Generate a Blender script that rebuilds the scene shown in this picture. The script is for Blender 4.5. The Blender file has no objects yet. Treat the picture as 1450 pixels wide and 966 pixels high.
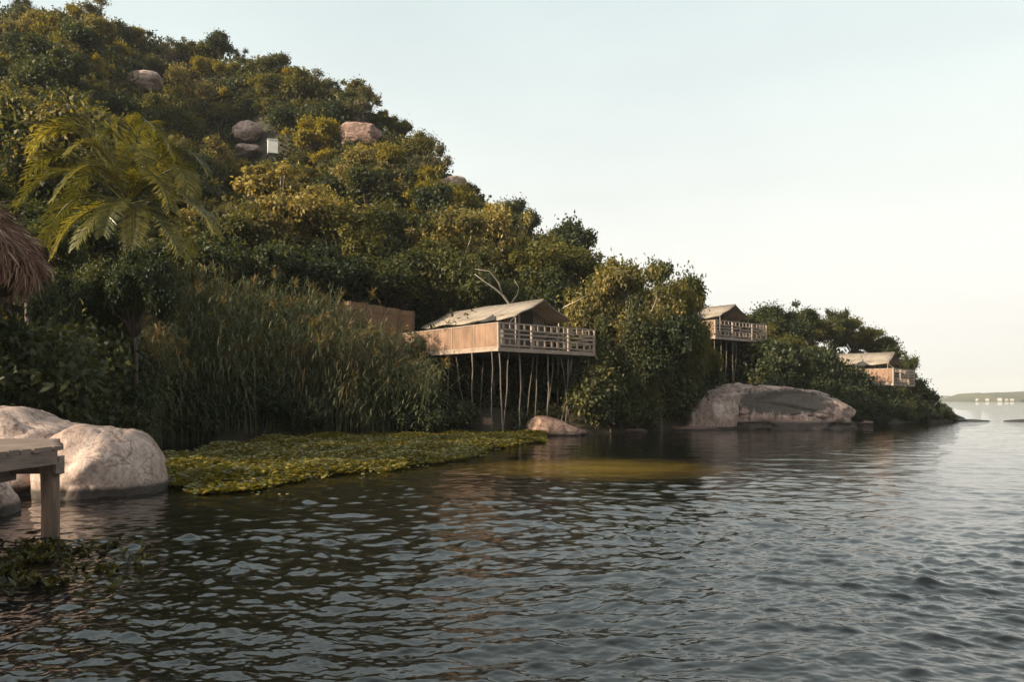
import bpy, math, random
import numpy as np
from mathutils import Vector, noise, Matrix

sc = bpy.context.scene
col = sc.collection
rnd = random.Random(11)
nr = np.random.RandomState(11)
R = math.radians

# ------------------------------------------------------------------ camera numbers
F = 1128.0          # focal length in pixels of a 1450 px wide picture
HZ = 567.0          # horizon row
CH = 1.65           # camera height

def pt(px, py, Y):
    return Vector(((px - 725) / F * Y, Y, CH + (HZ - py) / F * Y))

def proj(p):
    return 725 + p[0] / p[1] * F, HZ - (p[2] - CH) / p[1] * F

# ------------------------------------------------------------------ terrain
SX = [-1600, -400, -150, 0, 100, 160, 220, 350, 600, 700, 860, 960, 1080, 1200, 1300, 1370, 1420, 2400]
SY = [13, 13, 13, 15, 18, 24, 30.5, 32.8, 34.8, 36.5, 39, 44, 50, 54, 59, 62.5, 66, 90]
RX = [-1600, -400, 0, 150, 300, 400, 500, 600, 700, 800, 900, 1000, 1100, 1200, 1290, 1340, 1375, 1420, 2400]
RY = [-60, -40, 22, 46, 84, 108, 158, 226, 314, 378, 423, 465, 497, 528, 562, 594, 606, 640, 700]
DX = [-1600, 0, 300, 500, 800, 1000, 1200, 1420, 2400]
DY = [120, 118, 110, 98, 74, 70, 78, 84, 110]

SHADE_SPUR = (-54, 8, 23)

def shore(px):
    return np.interp(px, SX, SY)

def terrain_np(X, Y):
    X = np.asarray(X, float); Y = np.asarray(Y, float)
    px = 725 + X / np.maximum(Y, 0.5) * F
    ys = np.interp(px, SX, SY)
    ys = ys + 0.5 * np.sin(X * 1.3) * np.clip(ys / 40, 0, 1) + 0.35 * np.sin(X * 2.9 + 1)
    yr = np.interp(px, DX, DY)
    ry = np.interp(px, RX, RY)
    zr = CH + (HZ - ry) / F * yr
    s = (Y - ys) / (yr - ys)
    sp = np.clip(s, 0, 1)
    z = zr * sp ** 1.3 * (1 + 0.12 * np.sin(X * .21 + Y * .13) * (1 - sp) * sp * 4)
    z = z + np.where(Y > ys, np.clip((1382 - px) / 40, -1, 1), 1) * 0.45 * np.clip((Y - ys) / 1.2, -4, 1) - 0.1
    over = np.clip(s - 1, 0, 3)
    z = z - over * np.abs(zr) * 0.7
    rough = np.clip((Y - ys) / 6, 0, 1)
    z = z + rough * (0.35 * np.sin(X * 0.9 + 2) * np.sin(Y * 0.7) + 0.2 * np.sin(X * 2.1) * np.sin(Y * 1.7 + 1))
    # unseen spur at the viewer's left, added to keep the low sun off the hill foot
    p = (X - SHADE_SPUR[0]) * .40 + (Y - SHADE_SPUR[1]) * -.92
    q = (X - SHADE_SPUR[0]) * .92 + (Y - SHADE_SPUR[1]) * .40
    z2 = SHADE_SPUR[2] * np.exp(-(p / 30.) ** 4 - (q / 13.) ** 2) * (1 + .06 * np.sin(X * .5) + .05 * np.sin(Y * .8 + X * .2)) - 1.5
    return np.maximum(np.maximum(z, z2), -2.5)

def ground_z(x, y):
    return float(terrain_np(np.array([x]), np.array([y]))[0])

def hill_hit(px, py, off, ymin=44):
    """Where the sight line through a picture point comes within off metres of the hill."""
    Y = np.arange(max(ymin, float(shore(px)) + 0.5), 150, 0.25)
    X = (px - 725) / F * Y
    zr = CH + (HZ - py) / F * Y
    ok = np.nonzero(terrain_np(X, Y) + off >= zr)[0]
    if len(ok) == 0:
        return None
    i = ok[0]
    return float(X[i]), float(Y[i])

# ------------------------------------------------------------------ materials
def new_mat(name):
    m = bpy.data.materials.new(name)
    m.use_nodes = True
    nt = m.node_tree
    return m, nt, nt.nodes['Principled BSDF']

def N(nt, kind, **kw):
    n = nt.nodes.new(kind)
    for k, v in kw.items():
        setattr(n, k, v)
    return n

def ramp(nt, stops):
    n = nt.nodes.new('ShaderNodeValToRGB')
    e = n.color_ramp.elements
    while len(e) < len(stops):
        e.new(0.5)
    for el, (p, c) in zip(e, stops):
        el.position = p
        el.color = (*c, 1)
    return n

def noise_tex(nt, scale, detail=6, rough=.6, coord='Object', stretch=None, dist=0):
    tc = N(nt, 'ShaderNodeTexCoord')
    t = N(nt, 'ShaderNodeTexNoise')
    t.inputs['Scale'].default_value = scale
    t.inputs['Detail'].default_value = detail
    t.inputs['Roughness'].default_value = rough
    t.inputs['Distortion'].default_value = dist
    if stretch:
        mp = N(nt, 'ShaderNodeMapping')
        mp.inputs['Scale'].default_value = stretch
        nt.links.new(tc.outputs[coord], mp.inputs['Vector'])
        nt.links.new(mp.outputs['Vector'], t.inputs['Vector'])
    else:
        nt.links.new(tc.outputs[coord], t.inputs['Vector'])
    return t

def bump(nt, bsdf, src, strength=.4, dist=.02):
    b = N(nt, 'ShaderNodeBump')
    b.inputs['Strength'].default_value = strength
    b.inputs['Distance'].default_value = dist
    nt.links.new(src, b.inputs['Height'])
    nt.links.new(b.outputs['Normal'], bsdf.inputs['Normal'])

def mixc(nt, fac, a, b, mode='MIX'):
    n = N(nt, 'ShaderNodeMix', data_type='RGBA', blend_type=mode)
    for sock, v in ((n.inputs[0], fac), (n.inputs[6], a), (n.inputs[7], b)):
        if hasattr(v, 'type') and hasattr(v, 'links'):
            nt.links.new(v, sock)
        elif isinstance(v, (int, float)):
            sock.default_value = v
        else:
            sock.default_value = (*v, 1)
    return n.outputs[2]

def leaf_mat(name, stops, trans=.35, tcol=None, rough=.55, objvar=.35):
    """Leaves: colour varies from leaf to leaf and from plant to plant, light passes through."""
    m, nt, b = new_mat(name)
    geo = N(nt, 'ShaderNodeNewGeometry')
    oi = N(nt, 'ShaderNodeObjectInfo')
    r = ramp(nt, stops)
    at = N(nt, 'ShaderNodeAttribute', attribute_name='tone')
    tw = .55 if 0 < objvar < .01 else .3 if objvar else 0
    tm = N(nt, 'ShaderNodeMath', operation='MULTIPLY')
    tm.inputs[1].default_value = tw
    nt.links.new(at.outputs['Fac'], tm.inputs[0])
    ta = N(nt, 'ShaderNodeMath', operation='ADD')
    mx = N(nt, 'ShaderNodeMath', operation='MULTIPLY_ADD')
    mx.inputs[1].default_value = 1 - objvar - tw
    sc_ = N(nt, 'ShaderNodeMath', operation='MULTIPLY')
    sc_.inputs[1].default_value = objvar
    nt.links.new(oi.outputs['Random'], sc_.inputs[0])
    nt.links.new(geo.outputs['Random Per Island'], mx.inputs[0])
    nt.links.new(sc_.outputs[0], ta.inputs[0])
    nt.links.new(tm.outputs[0], ta.inputs[1])
    nt.links.new(ta.outputs[0], mx.inputs[2])
    nt.links.new(mx.outputs[0], r.inputs['Fac'])
    nt.links.new(r.outputs['Color'], b.inputs['Base Color'])
    b.inputs['Roughness'].default_value = rough
    b.inputs['Specular IOR Level'].default_value = .3
    t = N(nt, 'ShaderNodeBsdfTranslucent')
    hs = N(nt, 'ShaderNodeMix', data_type='RGBA', blend_type='MULTIPLY')
    hs.inputs[0].default_value = 1
    hs.inputs[7].default_value = (*(tcol or (1.7, 1.5, .5)), 1)
    nt.links.new(r.outputs['Color'], hs.inputs[6])
    nt.links.new(hs.outputs[2], t.inputs['Color'])
    ms = N(nt, 'ShaderNodeMixShader')
    ms.inputs[0].default_value = trans
    nt.links.new(b.outputs[0], ms.inputs[1])
    nt.links.new(t.outputs[0], ms.inputs[2])
    nt.links.new(ms.outputs[0], nt.nodes['Material Output'].inputs['Surface'])
    return m

M = {}
M['leaf_dark'] = leaf_mat('dark green leaves', [(0, (.014, .026, .016)), (.5, (.036, .048, .020)), (.85, (.092, .090, .024)), (1, (.18, .15, .05))])
M['leaf_olive'] = leaf_mat('olive leaves', [(0, (.024, .034, .015)), (.5, (.075, .076, .020)), (.85, (.165, .138, .026)), (1, (.26, .19, .06))])
M['leaf_gold'] = leaf_mat('golden leaves', [(0, (.065, .070, .012)), (.5, (.19, .155, .016)), (.9, (.32, .235, .022)), (1, (.36, .22, .03))], trans=.42)
M['leaf_pale'] = leaf_mat('pale leaves', [(0, (.032, .040, .020)), (.45, (.125, .110, .040)), (.8, (.31, .24, .075)), (1, (.46, .36, .16))])
M['leaf_grey'] = leaf_mat('grey leaves', [(0, (.045, .050, .030)), (.5, (.10, .092, .05)), (1, (.20, .16, .09))])
M['leaf_spiky'] = leaf_mat('strap leaves', [(0, (.020, .028, .016)), (1, (.06, .062, .026))], trans=.15)
M['leaf_shore'] = leaf_mat('shore leaves', [(0, (.014, .026, .016)), (.6, (.042, .052, .022)), (.95, (.12, .108, .030)), (1, (.24, .17, .04))], trans=.25)
M['leaf_reed'] = leaf_mat('reed leaves', [(0, (.045, .062, .034)), (.5, (.135, .145, .072)), (.85, (.25, .235, .125)), (1, (.46, .40, .26))], trans=.25)
M['leaf_straw'] = leaf_mat('dry reed leaves', [(0, (.05, .038, .016)), (.5, (.15, .105, .045)), (1, (.36, .27, .14))], trans=.3)
M['leaf_palm'] = leaf_mat('palm leaflets', [(0, (.045, .050, .016)), (.5, (.17, .155, .032)), (1, (.44, .38, .16))], trans=.4, rough=.3, objvar=.5)
M['leaf_water'] = leaf_mat('floating leaves', [(0, (.040, .042, .013)), (.3, (.080, .078, .016)), (.6, (.135, .124, .022)), (.9, (.26, .205, .035)), (1, (.26, .165, .07))], trans=.3, rough=.35, objvar=0)
M['leaf_weed'] = leaf_mat('water weed', [(0, (.020, .022, .010)), (.6, (.055, .052, .014)), (1, (.14, .12, .02))], trans=.3, rough=.35, objvar=0)
M['leaf_under'] = leaf_mat('undergrowth leaves', [(0, (.010, .018, .011)), (.5, (.034, .039, .014)), (.85, (.090, .080, .018)), (1, (.20, .14, .03))], objvar=.0001)
M['leaf_creeper'] = leaf_mat('creeper leaves', [(0, (.030, .040, .016)), (.5, (.080, .080, .020)), (1, (.20, .165, .04))], objvar=.5)

def simple(name, c1, c2, scale=4, rough=.8, stretch=None, bstr=.3, bdist=.02, detail=6):
    m, nt, b = new_mat(name)
    t = noise_tex(nt, scale, detail, .65, stretch=stretch)
    r = ramp(nt, [(.3, c1), (.7, c2)])
    nt.links.new(t.outputs['Fac'], r.inputs['Fac'])
    nt.links.new(r.outputs['Color'], b.inputs['Base Color'])
    b.inputs['Roughness'].default_value = rough
    b.inputs['Specular IOR Level'].default_value = .3
    bump(nt, b, t.outputs['Fac'], bstr, bdist)
    return m

M['bark'] = simple('bark', (.05, .038, .028), (.13, .10, .078), 5, stretch=(1, 1, .25))
M['bark_pale'] = simple('pale bark', (.24, .20, .16), (.42, .37, .31), 6, stretch=(1, 1, .3))
M['soil'] = simple('leaf litter', (.016, .016, .010), (.055, .044, .024), .8)
M['pole'] = simple('weathered pole', (.085, .07, .057), (.20, .17, .145), 3, stretch=(3, 3, .4))
M['rail'] = simple('sawn rail timber', (.22, .16, .125), (.42, .33, .27), 3, stretch=(1, 1, 3))
M['deck'] = simple('deck boards', (.20, .15, .11), (.34, .26, .20), 3)
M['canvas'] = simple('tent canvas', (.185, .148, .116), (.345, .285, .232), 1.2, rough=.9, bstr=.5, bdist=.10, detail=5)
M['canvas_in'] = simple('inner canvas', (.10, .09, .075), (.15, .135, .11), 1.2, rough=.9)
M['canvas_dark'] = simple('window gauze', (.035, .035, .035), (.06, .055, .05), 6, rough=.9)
M['hem'] = simple('tent hem', (.12, .10, .085), (.19, .165, .14), 4, rough=.9)
M['white_block'] = simple('white painted render', (.62, .60, .55), (.74, .72, .68), 2)
M['thatch'] = leaf_mat('thatch straw', [(0, (.09, .045, .032)), (.5, (.26, .145, .10)), (1, (.44, .29, .21))], trans=.12, tcol=(1, 1, 1), rough=.9, objvar=0)
M['thatch_core'] = simple('thatch mass', (.04, .028, .02), (.12, .08, .06), 6)
M['house_wall'] = simple('far house wall', (.36, .33, .29), (.46, .43, .39), .2)
M['house_roof'] = simple('far house roof', (.34, .25, .2), (.48, .42, .38), .2)
M['far_land'] = simple('far wooded shore', (.05, .055, .035), (.11, .10, .06), .02)
M['sand'] = simple('far sand', (.42, .30, .17), (.52, .40, .26), .02)

def mat_matting(name, ca, cb, cc):
    """Split cane matting: fine upright canes, a few darker panels."""
    m, nt, b = new_mat(name)
    t = noise_tex(nt, 1, 3, .6, stretch=(26, 26, .5))
    t2 = noise_tex(nt, 1.1, 6, .68, stretch=(1, 1, .6))
    r = ramp(nt, [(.25, ca), (.55, cb), (.8, cc)])
    r2 = ramp(nt, [(.3, (.50, .46, .43)), (.62, (1.08, 1.05, 1.02))])
    nt.links.new(t.outputs['Fac'], r.inputs['Fac'])
    nt.links.new(t2.outputs['Fac'], r2.inputs['Fac'])
    c = mixc(nt, 1, r.outputs['Color'], r2.outputs['Color'], 'MULTIPLY')
    nt.links.new(c, b.inputs['Base Color'])
    b.inputs['Roughness'].default_value = .75
    bump(nt, b, t.outputs['Fac'], .5, .02)
    return m
M['matting'] = mat_matting('cane matting', (.18, .10, .065), (.27, .165, .11), (.36, .24, .17))
M['screen'] = mat_matting('old cane screen', (.15, .078, .04), (.225, .125, .065), (.29, .17, .09))

def mat_granite(name, base1, base2, stain=.5, wet=.25, patch=None, seed=0.0):
    """Lake-side granite: warm blotches, streaked stains, a dark tide band at the water line, optional lichen field."""
    m, nt, b = new_mat(name)
    tc = N(nt, 'ShaderNodeTexCoord')
    geo = N(nt, 'ShaderNodeNewGeometry')
    t1 = noise_tex(nt, .9, 8, .6, dist=.6)
    t2 = noise_tex(nt, 2.3, 10, .7, stretch=(1, 1, .45), dist=1.2)
    t3 = noise_tex(nt, 14, 6, .7)
    r1 = ramp(nt, [(.3, base1), (.68, base2)])
    nt.links.new(t1.outputs['Fac'], r1.inputs['Fac'])
    r2 = ramp(nt, [(stain - .12, (.18, .15, .135)), (stain + .04, (.72, .68, .66)), (stain + .22, (1.08, 1.06, 1.05))])
    nt.links.new(t2.outputs['Fac'], r2.inputs['Fac'])
    c = mixc(nt, 1, r1.outputs['Color'], r2.outputs['Color'], 'MULTIPLY')
    r3 = ramp(nt, [(.3, (.72, .70, .68)), (.7, (1.14, 1.12, 1.12))])
    nt.links.new(t3.outputs['Fac'], r3.inputs['Fac'])
    c = mixc(nt, 1, c, r3.outputs['Color'], 'MULTIPLY')
    t5 = noise_tex(nt, 26, 5, .75)
    r5 = ramp(nt, [(.34, (.42, .40, .38)), (.46, (.95, .95, .95)), (.66, (1.25, 1.22, 1.2))])
    nt.links.new(t5.outputs['Fac'], r5.inputs['Fac'])
    c = mixc(nt, .8, c, r5.outputs['Color'], 'MULTIPLY')
    t6 = noise_tex(nt, 1.5, 7, .72, dist=.3)
    r6 = ramp(nt, [(.60, (1, 1, 1)), (.70, (.42, .37, .34)), (.8, (.25, .22, .20))])
    nt.links.new(t6.outputs['Fac'], r6.inputs['Fac'])
    c = mixc(nt, .8, c, r6.outputs['Color'], 'MULTIPLY')
    t4 = noise_tex(nt, .55, 4, .6, stretch=(.8, .8, 2.2), dist=.15)
    sb = N(nt, 'ShaderNodeMath', operation='SUBTRACT'); sb.inputs[1].default_value = .5
    ab = N(nt, 'ShaderNodeMath', operation='ABSOLUTE')
    nt.links.new(t4.outputs['Fac'], sb.inputs[0]); nt.links.new(sb.outputs[0], ab.inputs[0])
    r4 = ramp(nt, [(.0, (.46, .41, .38)), (.004, (.68, .64, .61)), (.012, (1, 1, 1))])
    mk = N(nt, 'ShaderNodeMath', operation='MULTIPLY_ADD'); mk.inputs[1].default_value = -.09; mk.inputs[2].default_value = .042
    nt.links.new(t1.outputs['Fac'], mk.inputs[0])
    mx_ = N(nt, 'ShaderNodeMath', operation='MAXIMUM'); mx_.inputs[1].default_value = 0
    nt.links.new(mk.outputs[0], mx_.inputs[0])
    ad4 = N(nt, 'ShaderNodeMath', operation='ADD')
    nt.links.new(ab.outputs[0], ad4.inputs[0]); nt.links.new(mx_.outputs[0], ad4.inputs[1])
    nt.links.new(ad4.outputs[0], r4.inputs['Fac'])
    c = mixc(nt, 1, c, r4.outputs['Color'], 'MULTIPLY')
    if patch:
        (pc, pr) = patch
        mp = N(nt, 'ShaderNodeMapping')
        mp.vector_type = 'TEXTURE'
        mp.inputs['Location'].default_value = pc
        mp.inputs['Scale'].default_value = pr
        nt.links.new(tc.outputs['Object'], mp.inputs['Vector'])
        ln = N(nt, 'ShaderNodeVectorMath', operation='LENGTH')
        nt.links.new(mp.outputs['Vector'], ln.inputs[0])
        ad = N(nt, 'ShaderNodeMath', operation='MULTIPLY_ADD')
        ad.inputs[1].default_value = 1.3
        nt.links.new(t2.outputs['Fac'], ad.inputs[0])
        nt.links.new(ln.outputs['Value'], ad.inputs[2])
        pm = ramp(nt, [(.52, (1, 1, 1)), (.60, (0, 0, 0))])
        dv = N(nt, 'ShaderNodeMath', operation='MULTIPLY')
        dv.inputs[1].default_value = .36
        nt.links.new(ad.outputs[0], dv.inputs[0])
        nt.links.new(dv.outputs[0], pm.inputs['Fac'])
        lich = ramp(nt, [(.3, (.040, .034, .029)), (.75, (.135, .112, .095))])
        nt.links.new(t3.outputs['Fac'], lich.inputs['Fac'])
        c = mixc(nt, pm.outputs['Color'], c, lich.outputs['Color'])
    sx = N(nt, 'ShaderNodeSeparateXYZ')
    nt.links.new(geo.outputs['Position'], sx.inputs[0])
    wz = N(nt, 'ShaderNodeMath', operation='MULTIPLY_ADD')
    wz.inputs[1].default_value = -.5 * wet * 2
    nt.links.new(t2.outputs['Fac'], wz.inputs[0])
    nt.links.new(sx.outputs['Z'], wz.inputs[2])
    wm = N(nt, 'ShaderNodeMapRange')
    wm.inputs['From Min'].default_value = wet * .1
    wm.inputs['From Max'].default_value = wet * .45
    wm.inputs['To Min'].default_value = .88
    wm.inputs['To Max'].default_value = 0
    nt.links.new(wz.outputs[0], wm.inputs['Value'])
    c = mixc(nt, wm.outputs[0], c, (.022, .020, .018))
    nt.links.new(c, b.inputs['Base Color'])
    b.inputs['Roughness'].default_value = .8
    b.inputs['Specular IOR Level'].default_value = .25
    bump(nt, b, t2.outputs['Fac'], .6, .06)
    return m
M['granite'] = mat_granite('pink granite', (.37, .275, .235), (.56, .46, .41), stain=.40, wet=.2)
M['granite_lichen'] = mat_granite('lichened granite', (.36, .255, .215), (.54, .44, .39), stain=.45, wet=.55,
                                  patch=((.9, -2.4, 1.0), (3.3, 5.5, .85)))
M['granite_red'] = mat_granite('red granite', (.26, .165, .13), (.40, .29, .24), stain=.42, wet=.12)
M['granite_hill'] = mat_granite('hill granite', (.35, .26, .22), (.50, .41, .36), stain=.42, wet=.02)
M['granite_dark'] = simple('wet black rock', (.018, .018, .017), (.05, .045, .04), 3, rough=.5)

# plain old jetty timber, split and grey brown
M['jetty'] = simple('old jetty timber', (.085, .060, .048), (.27, .20, .165), 2.2, stretch=(6, .6, 6), bstr=.6, bdist=.02)
M['jetty_post'] = simple('old jetty post', (.05, .04, .034), (.25, .17, .12), 5, stretch=(2.5, 2.5, .3), bstr=.7, bdist=.03)

# ------------------------------------------------------------------ object helpers
def tag(o, label=None, cat=None, group=None, kind=None):
    if label: o['label'] = label
    if cat: o['category'] = cat
    if group: o['group'] = group
    if kind: o['kind'] = kind
    return o

def empty(name, loc=(0, 0, 0), rz=0):
    o = bpy.data.objects.new(name, None)
    o.empty_display_size = .3
    o.location = loc
    o.rotation_euler = (0, 0, rz)
    col.objects.link(o)
    return o

def link_mesh(name, me, parent=None):
    o = bpy.data.objects.new(name, me)
    col.objects.link(o)
    if parent is not None:
        o.parent = parent
    return o

def copy_tree(root, parent=None):
    c = root.copy()
    col.objects.link(c)
    if parent is not None:
        c.parent = parent
    for ch in list(root.children):
        copy_tree(ch, c)
    return c

def np_mesh(name, verts, faces, mat, smooth=False, tone=None):
    """Mesh from an (n,3) array and an (m,k) array of equal sized faces."""
    verts = np.asarray(verts, np.float32)
    faces = np.asarray(faces, np.int32)
    me = bpy.data.meshes.new(name)
    k = faces.shape[1]
    me.vertices.add(len(verts))
    me.vertices.foreach_set('co', verts.ravel())
    me.loops.add(faces.size)
    me.loops.foreach_set('vertex_index', faces.ravel())
    me.polygons.add(len(faces))
    me.polygons.foreach_set('loop_start', np.arange(0, faces.size, k, dtype=np.int32))
    me.polygons.foreach_set('loop_total', np.full(len(faces), k, np.int32))
    if smooth:
        me.polygons.foreach_set('use_smooth', np.ones(len(faces), bool))
    me.update(calc_edges=True)
    if tone is not None:
        at = me.attributes.new('tone', 'FLOAT', 'FACE')
        at.data.foreach_set('value', np.asarray(tone, np.float32))
    if mat: me.materials.append(mat)
    return me

class MB:
    def __init__(self):
        self.v = []; self.f = []
    def box(self, c, s, rz=0, rot=None):
        hx, hy, hz = s[0] / 2, s[1] / 2, s[2] / 2
        m = rot if rot is not None else Matrix.Rotation(rz, 3, 'Z')
        i = len(self.v)
        for sx in (-1, 1):
            for sy in (-1, 1):
                for sz in (-1, 1):
                    self.v.append(Vector(c) + m @ Vector((sx * hx, sy * hy, sz * hz)))
        for q in ((0, 1, 3, 2), (4, 6, 7, 5), (0, 4, 5, 1), (2, 3, 7, 6), (0, 2, 6, 4), (1, 5, 7, 3)):
            self.f.append([i + k for k in q])
        return self
    def bar(self, a, b, w, h):
        a = Vector(a); b = Vector(b); d = (b - a)
        L = d.length; d.normalize()
        up = Vector((0, 0, 1)) if abs(d.z) < .95 else Vector((0, 1, 0))
        s = d.cross(up).normalized(); u = s.cross(d)
        rot = Matrix((d, s, u)).transposed()
        return self.box((a + b) / 2, (L, w, h), rot=rot)
    def tube(self, pts, rad, n=6, cap=True):
        pts = [Vector(p) for p in pts]
        if not hasattr(rad, '__len__'): rad = [rad] * len(pts)
        i0 = len(self.v)
        for k, p in enumerate(pts):
            d = (pts[min(k + 1, len(pts) - 1)] - pts[max(k - 1, 0)]).normalized()
            up = Vector((0, 0, 1)) if abs(d.z) < .9 else Vector((1, 0, 0))
            s = d.cross(up).normalized(); u = s.cross(d)
            for j in range(n):
                a = 2 * math.pi * j / n
                self.v.append(p + (s * math.cos(a) + u * math.sin(a)) * rad[k])
        for k in range(len(pts) - 1):
            for j in range(n):
                a = i0 + k * n + j; b = i0 + k * n + (j + 1) % n
                self.f.append([a, b, b + n, a + n])
        if cap:
            self.f.append([i0 + j for j in range(n)][::-1])
            self.f.append([i0 + (len(pts) - 1) * n + j for j in range(n)])
        return self
    def poly(self, pts):
        i = len(self.v)
        self.v += [Vector(p) for p in pts]
        self.f.append(list(range(i, i + len(pts))))
        return self
    def sheet(self, grid, thick=0):
        """grid[r][c] of points; a closed shell of the given thickness along the surface normal."""
        rows, cols = len(grid), len(grid[0])
        g = [[Vector(p) for p in r] for r in grid]
        i0 = len(self.v)
        for r in g: self.v += r
        if thick:
            for r in range(rows):
                for c in range(cols):
                    du = g[r][min(c + 1, cols - 1)] - g[r][max(c - 1, 0)]
                    dv = g[min(r + 1, rows - 1)][c] - g[max(r - 1, 0)][c]
                    self.v.append(g[r][c] - du.cross(dv).normalized() * thick)
        n = rows * cols
        for r in range(rows - 1):
            for c in range(cols - 1):
                a = i0 + r * cols + c
                q = [a, a + 1, a + cols + 1, a + cols]
                self.f.append(q)
                if thick: self.f.append([k + n for k in q][::-1])
        if thick:
            edge = [r * cols for r in range(rows)]
            loop = [c for c in range(cols)] + [r * cols + cols - 1 for r in range(1, rows)] + \
                   [(rows - 1) * cols + c for c in range(cols - 2, -1, -1)] + [r * cols for r in range(rows - 2, 0, -1)]
            for k in range(len(loop)):
                a, b = loop[k] + i0, loop[(k + 1) % len(loop)] + i0
                self.f.append([b, a, a + n, b + n])
        return self
    def mesh(self, name, mat, smooth=False):
        me = bpy.data.meshes.new(name)
        me.from_pydata([tuple(v) for v in self.v], [], self.f)
        if smooth:
            me.polygons.foreach_set('use_smooth', [True] * len(me.polygons))
        me.materials.append(mat)
        me.update()
        return me
    def build(self, name, mat, parent=None, smooth=False):
        return link_mesh(name, self.mesh(name, mat, smooth), parent)

# ------------------------------------------------------------------ foliage builders
def norm(a):
    return a / np.maximum(np.linalg.norm(a, axis=1, keepdims=True), 1e-6)

def leaf_quads(P, D, Nn, L, W, fold=.25):
    """Kite shaped leaves folded along the midrib; base P, direction D, face normal about Nn."""
    n = len(P)
    D = norm(D)
    S = norm(np.cross(D, Nn))
    U = np.cross(S, D)
    L = np.broadcast_to(np.asarray(L, float), (n,))[:, None]
    W = np.broadcast_to(np.asarray(W, float), (n,))[:, None]
    mid = P + D * L * .42
    v = np.empty((n, 4, 3))
    v[:, 0] = P
    v[:, 1] = mid + S * W * .5 + U * W * fold
    v[:, 2] = P + D * L - U * L * .12
    v[:, 3] = mid - S * W * .5 + U * W * fold
    f = np.arange(n * 4).reshape(n, 4)
    return v.reshape(-1, 3), f

def rand_dirs(rs, n):
    return norm(rs.normal(size=(n, 3)))

def crown_mesh(name, rs, mat, blobs, nleaf, L, W, droop=.2, shell=.55, up=.35):
    """blobs: (k,4) centre and radius; leaves fill their outer shells."""
    blobs = np.asarray(blobs, float)
    w = blobs[:, 3] ** 2
    idx = rs.choice(len(blobs), nleaf, p=w / w.sum())
    d = rand_dirs(rs, nleaf)
    d[:, 2] = d[:, 2] * .85 + .12
    rad = blobs[idx, 3] * (.22 + .22 * shell + np.abs(rs.normal(size=nleaf)) * .62)
    P = blobs[idx, :3] + d * rad[:, None]
    D = d * .5 + rand_dirs(rs, nleaf) * .75
    D[:, 2] -= droop
    Nn = d * .6 + rand_dirs(rs, nleaf) * .55
    Nn[:, 2] += up
    s = .7 + .6 * rs.rand(nleaf)
    v, f = leaf_quads(P, D, norm(Nn), L * s, W * s)
    tb = np.clip(.5 + rs.normal(size=len(blobs)) * .28, 0, 1)
    return np_mesh(name, v, f, mat, tone=tb[idx])

def make_blobs(rs, k, rx, ry, rz, cz, br, flat=0.0):
    out = []
    nm = max(4, int(k / 5))
    lobes = []
    for i in range(nm):
        a = 2 * math.pi * (i + rs.rand() * .8) / nm
        q = .35 + .55 * rs.rand()
        lobes.append((math.cos(a) * rx * q, math.sin(a) * ry * q, cz + rz * (rs.rand() * 1.55 - .75) * (1.1 - .5 * q), .55 + .6 * rs.rand()))
    lobes.append((rs.normal() * rx * .15, rs.normal() * ry * .15, cz + rz * (.7 + .3 * rs.rand()), .8))
    for i in range(k):
        lx, ly, lz, lr = lobes[rs.randint(len(lobes))]
        d = rs.normal(size=3); d /= np.linalg.norm(d)
        if d[2] < -.2: d[2] *= -.5
        q = rs.rand() ** .6
        out.append((lx + d[0] * rx * .42 * lr * q, ly + d[1] * ry * .42 * lr * q, lz + d[2] * rz * .36 * lr * q, br * (.30 + .5 * rs.rand() ** 1.6) * (.7 + .4 * lr)))
    for i in range(max(3, k // 7)):   # stray sprays outside the mass
        a = rs.rand() * 6.283; e = rs.uniform(-.2, 1.4)
        out.append((math.cos(a) * rx * 1.12 * math.cos(e), math.sin(a) * ry * 1.12 * math.cos(e), cz + rz * 1.2 * math.sin(e), br * rs.uniform(.18, .32)))
    return np.array(out)
    for i in range(k):
        d = rs.normal(size=3); d /= np.linalg.norm(d)
        if d[2] < -.35: d[2] *= -.6
        r = .45 + .55 * rs.rand() ** .5
        out.append((d[0] * rx * r, d[1] * ry * r, cz + d[2] * rz * r * (1 - flat * .3), br * (.6 + .7 * rs.rand())))
    return np.array(out)

def trunk_mesh(name, rs, mat, blobs, base_r, fork_z, lean=.2, limbs=9, n=6):
    mb = MB()
    top = Vector((rs.uniform(-lean, lean), rs.uniform(-lean, lean), fork_z))
    mid = top * .5 + Vector((rs.uniform(-.12, .12), rs.uniform(-.12, .12), 0))
    mb.tube([(0, 0, -.6), (0, 0, .15), mid, top], [base_r * 1.5, base_r * 1.1, base_r * .9, base_r * .75], n)
    order = rs.permutation(len(blobs))[:limbs]
    for i in order:
        e = Vector(blobs[i, :3])
        m1 = top.lerp(e, .4) + Vector((rs.uniform(-.2, .2), rs.uniform(-.2, .2), .25))
        mb.tube([top - Vector((0, 0, .05)), m1, top.lerp(e, .75) + Vector((rs.uniform(-.15, .15), rs.uniform(-.15, .15), .1)), e],
                [base_r * .5, base_r * .34, base_r * .2, base_r * .07], max(4, n - 2))
    return mb.mesh(name, mat, True)

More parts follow.
